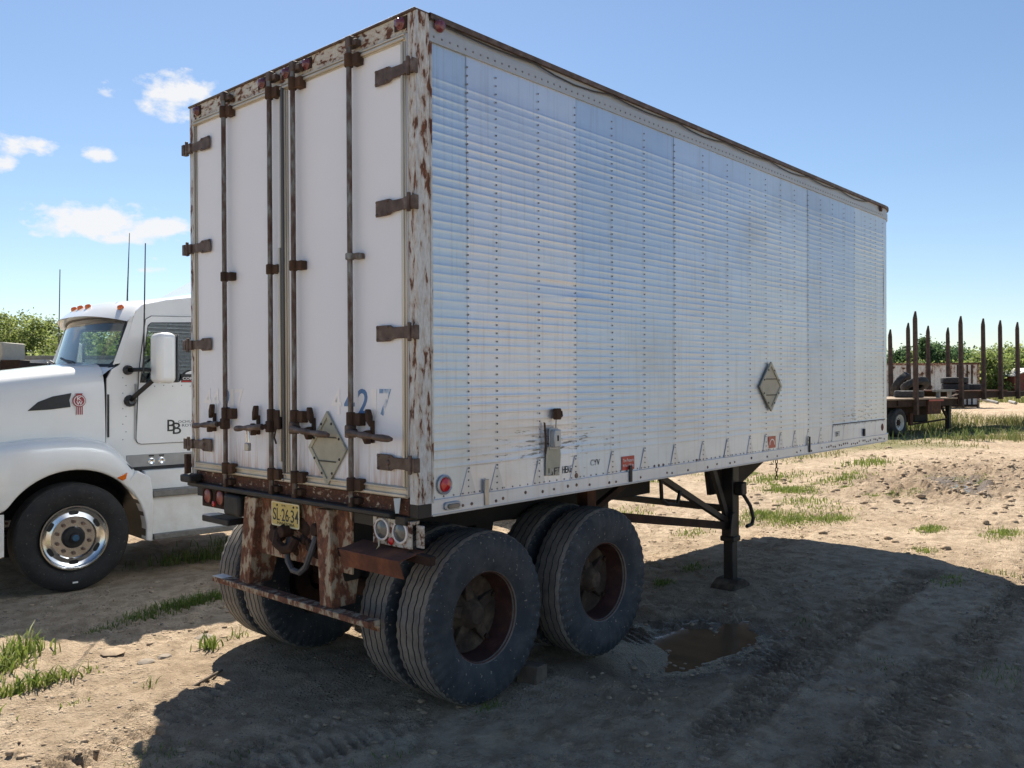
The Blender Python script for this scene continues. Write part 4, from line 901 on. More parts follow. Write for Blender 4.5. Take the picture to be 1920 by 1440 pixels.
def ws(v, u):                                       # windscreen skin, u -1..1 across, v 0..1 up
    t = 1.2 + u * .925; bl = .20 - .05 * v; e = 1 - abs(u) ** 2.4
    return (A0[0] - .01 + v * (A1[0] - A0[0] - .015) - bl * e, t, A0[1] - .015 + v * (A1[1] - A0[1]) + .03 * e * v + .015 * e)
N = 20; rowsv = [0, .2, .4, .6, .8, 1.0]
us = [-1 + 2 * k / N for k in range(N + 1)]
W = MB().grid([[ws(v, u) for u in us] for v in rowsv]).build('windscreen', 'windscreen', TK, ang=60)
edge = [ws(0, u) for u in us] + [ws(v, 1) for v in rowsv[1:]] + [ws(1, u) for u in us[::-1]] + [ws(v, -1) for v in rowsv[::-1]]
MB().tube([(x - .004, y, z) for x, y, z in edge], .025, 6, cap=False).build('windscreen_seal', 'black_plastic', W)
for cu, cv in ((-1, 0), (1, 0), (-1, 1), (1, 1)):    # black corner patches of the glass
    P = [ws(cv + (1 - 2 * cv) * b, cu * (1 - a)) for a, b in ((0, 0), (.13, 0), (.075, .05), (.035, .13), (0, .30))]
    MB().add([(x - .006, y, z) for x, y, z in P], [(0, 1, 2), (0, 2, 3), (0, 3, 4)]).build('glass_corner', 'black_plastic', W, fix=False)
mb = MB(); mb.grid([[ws(v, u) for u in us] for v in (.86, 1.0)]); 
vs = mb.build('glass_shade', 'black_plastic', W, ang=60); vs.location = (.012, 0, -.002)
# cowl between hood and glass
mb = MB(); mb.grid([[(p[0] - .0, p[1], p[2] + .002) for p in [ws(0, u) for u in us]], [(.36 if abs(u) < .95 else .40, 1.2 + u * .99, 2.03 + .07 * (1 - u * u)) for u in us], [(.33, 1.2 + u * .95, 1.96 + .06 * (1 - u * u)) for u in us]]).build('cowl', 'truck_white', TK, ang=60)
for t0, l in ((.75, .42), (1.55, .42)):
    u0 = (t0 - 1.2) / .925; a = ws(.0, u0); b = ws(.10, u0 + .42)
    MB().tube([(a[0] - .03, a[1], a[2]), (a[0] - .05, a[1] + .1, a[2] + .04), (b[0] - .03, b[1], b[2] + .01)], .010, 6).tube([(b[0] - .022, b[1] - .22, b[2] - .035), (b[0] - .022, b[1] + .12, b[2] + .03)], .012, 6).build('wiper', 'black_plastic', W)
# roof and visor
def roof_sec(s, z, k): return [(s + .24 * abs(u) ** 2.4 * k, 1.2 + u * 1.0, z - .075 * abs(u) ** 3) for u in us]
RF = MB().grid([roof_sec(.33, 2.585, 1), roof_sec(.345, 2.60, 1), roof_sec(.42, 2.665, 1), roof_sec(.50, 2.715, 1), roof_sec(.62, 2.75, .9), roof_sec(.95, 2.79, .4), roof_sec(1.25, 2.84, .2), roof_sec(1.62, 2.92, 0), roof_sec(2.2, 3.08, 0), roof_sec(3.05, 3.10, 0)]).build('roof', 'truck_white', TK, ang=60)
MB().grid([roof_sec(.335, 2.584, 1), roof_sec(.50, 2.575, 1), roof_sec(.62, 2.60, .9)]).build('visor_underside', 'truck_white', TK, ang=60)
MB().grid([[(3.05, .2, 1.1), (3.05, 2.2, 1.1)], [(3.05, .2, 3.03), (3.05, 2.2, 3.03)]]).build('sleeper_back', 'truck_white', TK, fix=False)
MB().grid([[(1.6, .35, 2.93), (1.6, 2.05, 2.93)], [(2.3, .30, 3.35), (2.3, 2.1, 3.35)], [(3.0, .28, 3.55), (3.0, 2.12, 3.55)]]).build('roof_fairing', 'truck_white', TK, ang=70)
MB().prism([(1.6, 2.93), (2.3, 3.35), (3.0, 3.55), (3.0, 3.05), (2.2, 3.02)], lambda u, v, d: (u, d, v), .30, .33).build('roof_fairing', 'truck_white', TK)
def roof_at(t, s0):
    u = (t - 1.2) / 1.0; return (s0 + .24 * abs(u) ** 2.4, t)
for t_ in (.42, .98, 1.2, 1.42, 1.98):
    x, y = roof_at(t_, .455); u = (y - 1.2); z = 2.690 - .075 * abs(u) ** 3
    MB().lathe([(-.01, .034), (.012, .032), (.028, .022), (.032, 0)], (x, y, z), (-.35, 0, 1), 14).build('cab_light', 'amber', RF)
# interior
MB().box((1.75, .25, 1.2), (1.80, 2.15, 2.8)).build('bulkhead', 'seat_dark', TK); MB().box((.38, .26, 1.15), (1.75, 2.14, 1.25)).build('cab_floor', 'seat_dark', TK)
MB().prism([(.40, 1.25), (.72, 1.25), (.74, 1.95), (.66, 2.06), (.45, 2.07), (.40, 2.05)], lambda u, v, d: (u, d, v), .27, 2.13).build('dashboard', 'seat_dark', TK, .02)
for y in (.66, 1.72):
    s_ = MB().box((1.10, y - .24, 1.55), (1.55, y + .24, 1.68)).build('seat', 'seat_dark', TK, .04)
    MB().bar((1.5, y, 1.62), (1.62, y, 2.20), .46, .12, up=(1, 0, 0)).build('backrest', 'seat_dark', s_, .04); MB().bar((1.61, y, 2.20), (1.64, y, 2.38), .24, .09, up=(1, 0, 0)).build('headrest', 'seat_dark', s_, .03); MB().box((1.2, y - .15, 1.25), (1.5, y + .15, 1.55)).build('seat_base', 'seat_dark', s_)
MB().lathe([(-.012, .215), (0, .228), (.012, .215), (0, .202)], (.88, .66, 2.0), (-.8, 0, .62), 28, closed=True).tube([(.90, .66, 1.98), (.70, .66, 1.85)], .03, 8).build('steering_wheel', 'black_plastic', TK)
# mirrors and aerials
for f, nm in ((lambda p: p, 0), (MIR, 1)):
    q = lambda *p: f(p)
    mr = MB(); lo = q(.690, -.26, 1.905); hi = q(.875, -.035, 2.390); mr.box(lo, hi); o = mr.build('mirror', 'truck_white', TK, .055, seg=4)
    MB().box(q(.875, -.25, 1.915), q(.893, -.045, 2.38)).build('mirror_glass', 'grey_plastic', o, .02)
    MB().tube([q(.58, .19, 2.035), q(.68, .08, 2.04), q(.78, -.06, 2.03)], .020, 8).tube([q(.60, .19, 1.745), q(.66, .1, 1.83), q(.78, -.06, 1.99)], .024, 8).build('mirror_arm', 'black_plastic', o)
    MB().lathe([(-.02, .05), (.03, .045), (.06, .028)], q(.575, .195, 2.035), (0, -1 if not nm else 1, 0), 12).lathe([(-.02, .06), (.03, .055), (.06, .03)], q(.595, .195, 1.735), (0, -1 if not nm else 1, 0), 12).build('mirror_mount', 'black_plastic', o)
    MB().tube([q(.615, -.10, 2.0), q(.615, -.10, 2.12), q(.632, -.10, 3.24)], [.008, .0075, .005], 6).build('aerial', 'ink', o)
    MB().bar(q(.615, -.10, 2.03), q(.74, -.06, 2.03), .02, .02).build('aerial_mount', 'black_plastic', o)
MB().tube([(.93, 1.2, 2.77), (.931, 1.2, 2.86), (.954, 1.2, 3.54)], [.010, .008, .0035], 6).build('aerial', 'ink', TK)
# side fairing with two steps
def fairing(f):
    arc = [(.04 + .645 * math.cos(R(a)), .48 + .645 * math.sin(R(a))) for a in (46, 36, 26, 16, 6, -2, -8)]
    mb = MB().prism(arc + [(.72, .375), (.745, .375), (.745, .86), (.72, 1.0), (.60, 1.07), (.53, 1.0)], lambda u, v, d: f((u, d, v)), .004, .14); mb.build('fairing_nose', 'truck_white', TK, .012, seg=2)
    MB().prism([(.745, .375), (2.6, .375), (2.6, .80), (.745, .80)], lambda u, v, d: f((u, d, v)), .045, .14).build('fairing_panel', 'truck_white', TK, .008)
    MB().prism([(.70, .862), (2.6, .862), (2.6, 1.055), (.70, 1.055)], lambda u, v, d: f((u, d, v)), .10, .19).build('fairing_panel', 'truck_white', TK, .008)
    MB().box(f((.745, .0, .80)), f((2.3, .14, .862))).build('step', 'tread_grey', TK, .006); MB().box(f((.75, -.015, .385)), f((2.3, .12, .44))).build('step', 'tread_grey', TK, .006)
    MB().tube([f((.50, .05, 1.13)), f((.56, .06, 1.08))], .018, 6).build('grab_stub', 'black_plastic', TK)
    MB().prism([(1.3, .40), (2.55, .40), (2.55, 1.0), (1.3, 1.0)], lambda u, v, d: f((u, d, v)), .16, .5).build('fuel_tank', 'brushed', TK, .05)
both(fairing)
# lettering on the near door
text('door_lettering', 'B', 'ink', dr.parent and TK, (.955, CT - .0150, 1.425), .115, .085, SIDE, bold=.004); text('door_lettering', 'B', 'ink', TK, (1.01, CT - .0156, 1.395), .115, .085, SIDE, bold=.004)
text('door_lettering', 'OCHUR', 'grey_plastic', TK, (1.065, CT - .0152, 1.505), .026, .17, SIDE); text('door_lettering', 'ROTH', 'grey_plastic', TK, (1.105, CT - .0152, 1.465), .028, .135, SIDE)
o = MB().box((1.095, CT - .0165, 1.915), (1.33, CT - .014, 2.0)).build('badge', 'ink', TK); text('badge_lettering', 'COR', 'sticker_white', o, (1.11, CT - .0172, 1.942), .028, .105, SIDE, bold=.02); MB().box((1.1, CT - .0172, 1.918), (1.325, CT - .0166, 1.934)).build('badge_stripe', 'sticker_red', o)
# wheels
def front_wheel(f, sg):
    c = f((.04, .155, HUBZ))
    T = tyre('tyre', TK, c, HUBZ, .30, .288, 'tyre_truck', 0.0, 96, (-.66, -.3, 0, .3, .66))
    ax = (0, -sg, 0)
    MB().lathe([(-.12, .288), (.145, .288), (.152, .293), (.152, .281), (.135, .276), (.120, .262), (.110, .235), (.118, .205), (.122, .195), (.100, .185), (.098, .100), (.0, .10)], c, ax, 64).build('rim', 'chrome', T)
    MB().lathe([(.06, .11), (.115, .098), (.135, .086), (.138, .045), (.165, .040), (.172, .0)], c, ax, 32).build('hub', 'black_steel', T)
    MB().lathe([(.17, .03), (.178, .026), (.180, 0)], c, ax, 20).build('hub_cap', 'cap_blue', T)
    C = Vector(c); A = Vector(ax)
    for k in range(10):
        a = R(18 + 36 * k); d = Vector((math.cos(a), 0, math.sin(a)))
        MB().cyl(C + A * .095 + d * .143, C + A * .128 + d * .143, .0185, .015, n=6).build('wheel_nut', 'nut_rust', T)
    for k in range(6):
        a = R(90 + 60 * k); d = Vector((math.cos(a), 0, math.sin(a))); e = Vector((-math.sin(a), 0, math.cos(a)))
        n = 16; P = []
        for q in range(n):
            th = 2 * math.pi * q / n; u, v = math.cos(th), math.sin(th); u = .042 * math.copysign(abs(u) ** .6, u); v = .019 * math.copysign(abs(v) ** .8, v); P.append(C + d * (.226 + v) + e * u + A * (.1135 + (.0050 if v < 0 else .0025) * abs(v) / .019))
        mb = MB(); P2 = [p - A * .05 for p in P]; mb.add(P + P2, [(q, (q + 1) % n, n + (q + 1) % n, n + q) for q in range(n)] + [tuple(range(n))]); mb.build('hand_hole', 'black_plastic', T, fix=True)
    MB().box((c[0] - .02, c[1] - sg * .150, HUBZ - .415), (c[0] + .025, c[1] - sg * .146, HUBZ - .40)).build('tyre_mark', 'sticker_white', T)
front_wheel(lambda p: p, 1); front_wheel(MIR, -1)
MB().cyl((.04, .4, HUBZ), (.04, 2.0, HUBZ), .06).build('axle', 'underbody', TK)
for s in (-1, 1): MB().box((-1.3, 1.2 + s * .38, .62), (6.6, 1.2 + s * .47, .88)).build('frame_rail', 'underbody', TK, .004)
MB().box((-.9, .75, .75), (.9, 1.65, 1.35)).build('engine', 'underbody', TK, .05)
proto = None
for xa in (4.55, 5.9):
    for yc in (.17, .52, 1.88, 2.23):
        if proto is None: proto = tyre('tyre', TK, (0, 0, 0), HUBZ, .28, .288, 'tyre_truck', .006, 64); MB().lathe([(-.1, .288), (0, .26), (.02, .1), (.08, .1), (.08, 0)], (0, 0, 0), (0, -1, 0), 28).build('rim', 'chrome', proto); proto.location = (xa, yc, HUBZ)
        else: dup(proto, TK, (xa, yc, HUBZ))
    MB().cyl((xa, .3, HUBZ), (xa, 2.1, HUBZ), .07).build('axle', 'underbody', TK)
MB().box((4.6, .75, .88), (5.8, 1.65, 1.10)).build('fifth_wheel', 'black_steel', TK, .03)
# ---------------------------------------------------------------- the log trailer beyond (local x towards its nose, y away)
LT = thing('log_trailer', 'rusty flat log trailer with tall steel stakes and tyres on its deck', 'trailer', (29.77, 5.33, 0), (0, 0, R(-9.5)))
DK = 1.36
MB().box((-2.2, .05, 1.05), (3.9, .25, 1.30)).build('side_rail', 'rust_dark', LT, .01); MB().box((-2.2, 2.25, 1.05), (3.9, 2.45, 1.30)).build('side_rail', 'rust_dark', LT, .01)
MB().box((-2.2, .0, 1.30), (3.0, 2.5, DK)).build('deck', 'deck_wood', LT, .01) if False else None
simple('deck_wood', (.30, .22, .15), (.42, .32, .24), .85, scale=4)
for k in range(9): MB().box((-2.2, .0 + k * .2787, 1.305), (3.3, .0 + k * .2787 + .27, DK)).build('deck_board', 'deck_wood', LT, .004)
MB().box((-.4, .55, .72), (2.9, 1.95, 1.06)).build('centre_frame', 'rust_dark', LT, .02); MB().box((.9, -.02, .76), (1.9, .04, 1.27)).build('side_plate', 'rust', LT, .005); MB().box((.95, -.03, 1.24), (2.1, -.018, 1.30)).build('reflector_strip', 'sticker_red', LT)
MB().prism([(3.0, 1.05), (3.9, 1.28), (11.0, 1.36), (11.0, 1.56), (3.9, 1.56), (3.2, 1.42)], lambda u, v, d: (u, d, v), .05, .22).build('gooseneck', 'rust_dark', LT, .01); MB().prism([(3.0, 1.05), (3.9, 1.28), (11.0, 1.36), (11.0, 1.56), (3.9, 1.56), (3.2, 1.42)], lambda u, v, d: (u, d, v), 2.28, 2.45).build('gooseneck', 'rust_dark', LT, .01)
MB().box((3.6, .0, 1.56), (7.9, 2.5, 1.62)).build('front_deck', 'rust', LT, .006); MB().box((8.0, .3, 1.40), (10.9, 2.2, 1.46)).build('front_deck', 'deck_wood', LT, .006)
simple('stake_steel', (.045, .028, .022), (.10, .06, .045), .8, scale=6, bump=.3)
def stake(x, y, z0, zt, lean=0.):
    m = MB().bar((x, y, z0), (x + lean, y, zt - .28), .15, .16, w1=.12, h1=.13); m.bar((x + lean, y, zt - .28), (x + lean + .03, y, zt), .12, .13, w1=.06, h1=.025); m.build('stake', 'stake_steel', LT, .008)
for x, z0 in ((0, .75), (3.58, 1.0), (5.55, 1.25), (7.14, 1.25), (8.84, 1.25), (10.6, 1.3)): stake(x, -.02, z0, 4.51, -.10)
for x, z in ((-1.2, 4.2), (1.3, 4.2), (3.05, 4.1), (4.52, 4.43), (6.24, 4.38), (8.06, 4.38)): stake(x, 2.52, 1.0, z, -.10)
for x in (-1.2, 0, 1.3, 3.4): MB().box((x - .06, .0, 1.10), (x + .06, 2.5, 1.30)).build('bolster', 'rust_dark', LT, .01)
pt = None
for yc in (.17, .50, 2.0, 2.33):
    if pt is None:
        pt = tyre('tyre', LT, (0, 0, 0), .505, .27, .29, 'tyre_scrap', .004, 64); pt.location = (-1.05, yc, .50); MB().lathe([(-.1, .29), (.12, .285), (.10, .24), (.06, .2), (.05, .1), (.12, .09), (.13, 0)], (0, 0, 0), (0, -1, 0), 36).build('rim', 'rim_white', pt) if False else None
        simple('rim_white', (.58, .57, .54), (.42, .40, .36), .5, scale=6)
        rm = MB().lathe([(-.1, .29), (.13, .288), (.125, .26), (.08, .22), (.06, .17), (.06, .1)], (0, 0, 0), (0, -1, 0), 36).build('rim', 'rim_white', pt); MB().lathe([(.05, .12), (.10, .09), (.12, 0)], (0, 0, 0), (0, -1, 0), 18).build('hub', 'rust_dark', pt)
        for k in range(8):
            a = R(45 * k); MB().cyl((.145 * math.cos(a), -.06, .145 * math.sin(a)), (.145 * math.cos(a), -.075, .145 * math.sin(a)), .022, n=8).build('hand_hole', 'ink', pt)
    else: dup(pt, LT, (-1.05, yc, .50))
MB().cyl((-1.05, .3, .5), (-1.05, 2.2, .5), .07).build('axle', 'rust_dark', LT)
for y in (.35, 2.15):
    MB().box((3.18, y - .08, .05), (3.36, y + .08, 1.06)).box((3.10, y - .14, .0), (3.44, y + .14, .05)).build('landing_leg', 'black_steel', LT, .01); MB().bar((3.2, y, .55), (2.7, y, 1.0), .07, .07).build('brace', 'rust_dark', LT)
    MB().bar((.25, y, .38), (3.2, y, .52), .05, .06).build('brace', 'rust_dark', LT); MB().box((.2, y - .05, .35), (.42, y + .05, .80)).build('hanger_post', 'rust', LT, .005)
MB().box((1.1, .6, .42), (2.2, 1.2, .76)).build('air_tank', 'underbody', LT, .05)
simple('grey_steel', (.30, .29, .27), (.22, .21, .19), .6, .2)
MB().box((1.7, .1, 1.58), (3.35, .22, 1.66)).box((2.0, .1, DK), (2.12, .22, 1.58)).box((2.9, .1, DK), (3.02, .22, 1.58)).build('deck_rack', 'grey_steel', LT, .005)
# loose tyres lying on it
ME = Matrix.Translation((29.77, 5.33, 0)) @ Matrix.Rotation(R(-9.5), 4, 'Z')
tp = None
TY = [(1.0, .75, DK + .135, R(90), 0, 0, 'scrap tyre lying flat under the leaning tyres on the log trailer deck'),
      (2.6, 1.9, DK + .50, R(30), 0, R(8), 'scrap tyre standing upright at the back of the log trailer deck'),
      (2.05, 1.05, DK + .45, R(66), R(16), R(10), 'scrap tyre leaning over the flat tyre on the log trailer deck'),
      (5.75, 1.2, 1.62 + .135, R(90), 0, 0, 'scrap tyre at the bottom of the stack of two on the log trailer'),
      (5.68, 1.2, 1.62 + .40, R(90), 0, R(4), 'scrap tyre on top of the stack of two on the log trailer'),
      (7.05, 1.25, 1.62 + .125, R(90), 0, 0, 'scrap tyre lying flat alone beside the stack on the log trailer')]
for x, y, z, rx, ry, rz, lab in TY:
    if tp is None: tp = tyre('loose_tyre', None, (0, 0, 0), .52, .265, .27, 'tyre_scrap', .008, 72); o = tp
    else: o = dup(tp, None)
    o.location = ME @ Vector((x, y, z)); o.rotation_euler = (rx, ry, rz + R(-9.5)); tag(o, lab, 'tyre', 'scrap tyres on the log trailer')
# ---------------------------------------------------------------- white storage container behind it
CN = thing('storage_container', 'white shipping container with rusty posts standing behind the log trailer', 'container', (69.75, 13.98, gh(69, 13) - .05), (0, 0, R(130)))
L_, W_, H_ = 12.0, 2.5, 3.42                           # local x runs left along its long side, +y faces us
MB().box((0.02, .02, .25), (L_, W_ - .03, H_ - .10)).build('body', 'container_paint', CN, .01)
for x in (0, 2.05, L_ - .16):
    for y in (0, W_ - .14): MB().box((x, y, 0.0), (x + .16, y + .16, H_)).build('corner_post', 'support_paint', CN, .01)
MB().box((2.21, .0, H_ - .20), (L_ - .16, W_ + .01, H_ - .02)).build('top_rail', 'support_paint', CN, .01); MB().box((.16, 0.01, .10), (L_ - .16, W_ - .01, .30)).build('bottom_rail', 'rust_dark', CN, .01); MB().box((.0, .01, H_ - .14), (2.2, W_ + .02, H_ - .01)).build('top_rail', 'rust', CN, .01)
for x in (.5, .85, 1.55): MB().box((x, W_ - .03, .3), (x + .10, W_ + .03, H_ - .16)).build('rib', 'rust_dark', CN, .005)
for k in range(12): MB().box((2.9 + k * .76, W_ - .03, .3), (3.3 + k * .76, W_ + .0, H_ - .2)).build('side_rib', 'container_paint', CN, .008)
MB().box((3.72, W_ - .03, .3), (3.98, W_ + .05, H_ - .1)).build('post', 'support_paint', CN, .005)
# red shed at the edge of the trees
SH = thing('shed', 'small red shed with a pale roof among the far shrubs', 'shed', (121.8, 21.3, gh(121.8, 21.3)), (0, 0, R(-44)))
simple('red_boards', (.20, .05, .035), (.28, .08, .06), .8, scale=3); simple('pale_roof', (.55, .53, .50), (.45, .43, .40), .6)
for k in range(12): MB().box((k * .42, 0, 0), (k * .42 + .40, .05, 2.7)).build('board', 'red_boards', SH)
MB().box((0, .06, 0), (5.04, 4, 2.7)).build('wall', 'red_boards', SH); MB().prism([(-.3, 2.62), (2.5, 3.6), (5.4, 2.62), (5.4, 2.74), (2.5, 3.74), (-.3, 2.74)], lambda u, v, d: (u, d, v), -.4, 4.3).build('roof', 'pale_roof', SH); MB().prism([(0, 2.7), (5.04, 2.7), (2.5, 3.58)], lambda u, v, d: (u, d, v), .01, 3.98).build('gable', 'red_boards', SH)
# scrap lying by the road
for i, (x, y, a, l, c) in enumerate(((82.5, 13.0, 20, 3.5, 'pale pipe lying across the scrap heap by the far road'), (83.5, 12.2, -30, 2.6, 'short pale pipe at the foot of the scrap heap by the far road'), (81.6, 14.2, 60, 2.2, 'dull pipe sticking up from the scrap heap by the far road'))):
    z = gh(x, y); tag(MB().tube([(x, y, z + .12), (x + l * math.cos(R(a)), y + l * math.sin(R(a)), z + .2 + .15 * i)], .13, 8).build('pipe', 'grey_steel'), c, 'pipe', 'scrap by the far road')
# left background: white box body, dark container, cabinet
WB = thing('box_body', 'long white box body with grey top rail behind the truck hood', 'container', (7.6, 28.4, gh(7.6, 28.4)), (0, 0, R(-47)))
MB().box((0, 0, .3), (9, 2.5, 2.74)).build('body', 'container_paint_clean', WB, .01) if False else None
simple('box_white', (.66, .67, .70), (.58, .59, .62), .5, scale=1.5)
MB().box((0.1, .02, .2), (9, 2.5, 2.72)).build('body', 'box_white', WB, .01); MB().box((.1, 0, 2.72), (9, 2.52, 2.85)).build('top_rail', 'grey_steel', WB, .01); MB().box((-.06, -.02, 0), (.1, .14, 2.86)).box((-.06, 2.38, 0), (.1, 2.54, 2.86)).build('corner_post', 'support_paint', WB, .01)
for k in range(9): MB().box((.9 + k * .95, -.012, .2), (.95 + k * .95, .02, 2.72)).build('seam_strip', 'box_white', WB)
DC = thing('dark_container', 'dark steel container beside the white box body', 'container', (5.6, 27.2, gh(5.6, 27.2)), (0, 0, R(-47)))
MB().box((-6, 0, .1), (1.62, 2.4, 2.60)).build('body', 'black_steel', DC, .01); MB().box((1.25, -.06, 2.36), (1.86, .6, 2.66)).build('bracket', 'rust_dark', DC, .02); MB().box((-6, -.03, 0), (1.62, .05, .15)).build('bottom_rail', 'rust_dark', DC, .01)
for k in range(12): MB().box((-5.8 + k * .6, -.03, .15), (-5.6 + k * .6, .0, 2.55)).build('rib', 'black_steel', DC)
simple('beige_paint', (.50, .46, .38), (.44, .40, .33), .6)
cb = MB().box((-1.1, .15, 0), (1.20, 1.5, .64)).build('cabinet', 'beige_paint', None, .02); cb.location = (5.6, 27.2, gh(5.6, 27.2) + 2.60); cb.rotation_euler = (0, 0, R(-47)); tag(cb, 'beige metal cabinet lying on top of the dark container', 'cabinet')
# ---------------------------------------------------------------- trees
rs = np.random.RandomState(11)
def quads_mesh(name, C, U, V):
    """leaf faces: centre, two half axes (arrays n x 3) -> one mesh"""
    n = len(C); co = np.stack([C - U, C + V, C + U, C - V], 1).reshape(-1, 3)
    me = bpy.data.meshes.new(name); me.vertices.add(4 * n); me.vertices.foreach_set('co', co.astype('f').ravel())
    me.loops.add(4 * n); me.loops.foreach_set('vertex_index', np.arange(4 * n).astype('i')); me.polygons.add(n); me.polygons.foreach_set('loop_start', np.arange(0, 4 * n, 4).astype('i')); me.update(); return me
def rdir(n):
    v = rs.normal(size=(n, 3)); return v / np.linalg.norm(v, axis=1, keepdims=True)
def make_tree(kind, h, rad, ncl, nl, ls):
    mb = MB(); cl = []
    if kind == 'shrub':
        stems = 7
        for k in range(stems):
            a = 2 * math.pi * k / stems + rs.rand(); e = Vector((math.cos(a) * rad * .55, math.sin(a) * rad * .55, h * rs.uniform(.55, .85)))
            mb.tube([(0.1 * math.cos(a), .1 * math.sin(a), -.1), tuple(e * .5 + Vector((0, 0, h * .08))), tuple(e)], [h * .012, h * .009, h * .004], 5)
    else:
        mb.tube([(0, 0, -.15), (rs.uniform(-.1, .1), rs.uniform(-.1, .1), h * .35), (rs.uniform(-.2, .2), rs.uniform(-.2, .2), h * .7), (0, 0, h * .97)], [h * .018, h * .013, h * .007, h * .002], 7)
        for k in range(14):
            a = rs.uniform(0, 2 * math.pi); z0 = h * rs.uniform(.22, .8); l = rad * (1.1 - .75 * z0 / h)
            mb.tube([(0, 0, z0), (math.cos(a) * l * .5, math.sin(a) * l * .5, z0 + l * .35), (math.cos(a) * l, math.sin(a) * l, z0 + l * .55)], [h * .006, h * .004, h * .0015], 5)
    for k in range(ncl):
        a = rs.uniform(0, 2 * math.pi); q = math.sqrt(rs.uniform(.12, 1))
        if kind == 'shrub': z = h * (.08 + .86 * rs.rand() ** .8); env = rad * math.sqrt(max(.05, 1 - (z / h) ** 2.2))
        elif kind == 'cone': z = h * (.10 + .88 * rs.rand()); env = rad * (1.05 - z / h) ** .8
        else: z = h * (.14 + .84 * rs.rand()); u = (z / h - .14) / .84; env = rad * (math.sin(math.pi * min(1, u * .82 + .16)) ** .7) * (1.0 if u < .75 else 1.0)
        cl.append((math.cos(a) * env * q, math.sin(a) * env * q, z, rs.uniform(.6, 1.3)))
    cl = np.array(cl); cs = .16 * rad + .12
    idx = rs.randint(0, ncl, nl); C = cl[idx, :3] + rs.normal(size=(nl, 3)) * (cs * cl[idx, 3:4]) * np.array([1, 1, .75]); C[:, 2] = np.clip(C[:, 2], .03, None)
    n = rdir(nl); a = np.cross(n, rdir(nl)); a /= np.linalg.norm(a, axis=1, keepdims=True); b = np.cross(n, a); s = ls * rs.uniform(.6, 1.35, (nl, 1))
    tr = bpy.data.meshes.new('trunk'); tr.from_pydata(mb.v, [], mb.f); tr.update()
    for p in tr.polygons: p.use_smooth = True
    tr.materials.append(MAT['bark'])
    return tr, quads_mesh('crown', C, a * s, b * s * .62)
LIB = {'poplar1': make_tree('round', 7.2, 2.0, 90, 4200, .115), 'poplar2': make_tree('round', 6.4, 2.3, 100, 4400, .115), 'poplar3': make_tree('round', 7.8, 1.7, 80, 3800, .11),
       'tall1': make_tree('cone', 8.2, 1.7, 95, 3400, .19), 'tall2': make_tree('round', 7.4, 1.9, 80, 3200, .19), 'tall3': make_tree('cone', 7.0, 1.3, 70, 2600, .18), 'shrub1': make_tree('shrub', 4.6, 2.9, 90, 3300, .19), 'shrub2': make_tree('shrub', 3.6, 2.6, 70, 2700, .18)}
fwd = (.7417, .6707); rgt = (.6707, -.7417)
def spot(u, d): k = (u - 960) / 1605.4; return (-3.03 + d * (fwd[0] + k * rgt[0]), -4.62 + d * (fwd[1] + k * rgt[1]))
CROWN = {}
def plant_tree(name, lib, mat, x, y, sc, sz, label, cat, group):
    r = thing(name, label, cat, (x, y, gh(x, y) - .05), (0, 0, rs.uniform(0, 6.28)), group); r.scale = (sc, sc, sc * sz)
    tr, cr = LIB[lib]
    link_mesh('trunk', tr, None, r)
    if (lib, mat) not in CROWN:
        c = cr if not cr.materials else cr.copy(); c.materials.clear(); c.materials.append(MAT[mat]); CROWN[(lib, mat)] = c
    link_mesh('crown', CROWN[(lib, mat)], None, r)
u = -260
while u < 560:
    vis = u < 400; d = rs.uniform(63, 69); x, y = spot(u, d)
    plant_tree('poplar_tree', ['poplar1', 'poplar2', 'poplar3'][rs.randint(3)], 'leaf_poplar', x, y, rs.uniform(.80, 1.0), rs.uniform(.9, 1.05), 'sunlit leafy poplar in the row behind the white truck', 'tree', 'poplars behind the truck')
    if vis:
        x, y = spot(u + 30, d + rs.uniform(6, 11)); plant_tree('poplar_tree', ['poplar1', 'poplar3'][rs.randint(2)], 'leaf_poplar', x, y, rs.uniform(.95, 1.12), 1, 'sunlit leafy poplar in the row behind the white truck', 'tree', 'poplars behind the truck')
        x, y = spot(u + 15, d - 5); plant_tree('shrub', 'shrub1', 'leaf_shrub', x, y, rs.uniform(.75, .95), 1, 'rounded green shrub at the foot of the poplars', 'shrub', 'shrubs under the poplars')
    u += 46 if vis else 80
u = 1480
while u < 2260:
    vis = u > 1640
    x, y = spot(u, rs.uniform(112, 120)); plant_tree('shrub', ['shrub1', 'shrub2'][rs.randint(2)], 'leaf_shrub', x, y, rs.uniform(.85, 1.2), 1, 'light green shrub at the edge of the wood beyond the yard', 'shrub', 'shrubs beyond the yard')
    if vis:
        x, y = spot(u + 12, rs.uniform(124, 134)); plant_tree('shrub', 'shrub1', 'leaf_dark' if rs.rand() < .4 else 'leaf_shrub', x, y, rs.uniform(1.2, 1.5), 1, 'light green shrub at the edge of the wood beyond the yard', 'shrub', 'shrubs beyond the yard')
    u += 28 if vis else 60
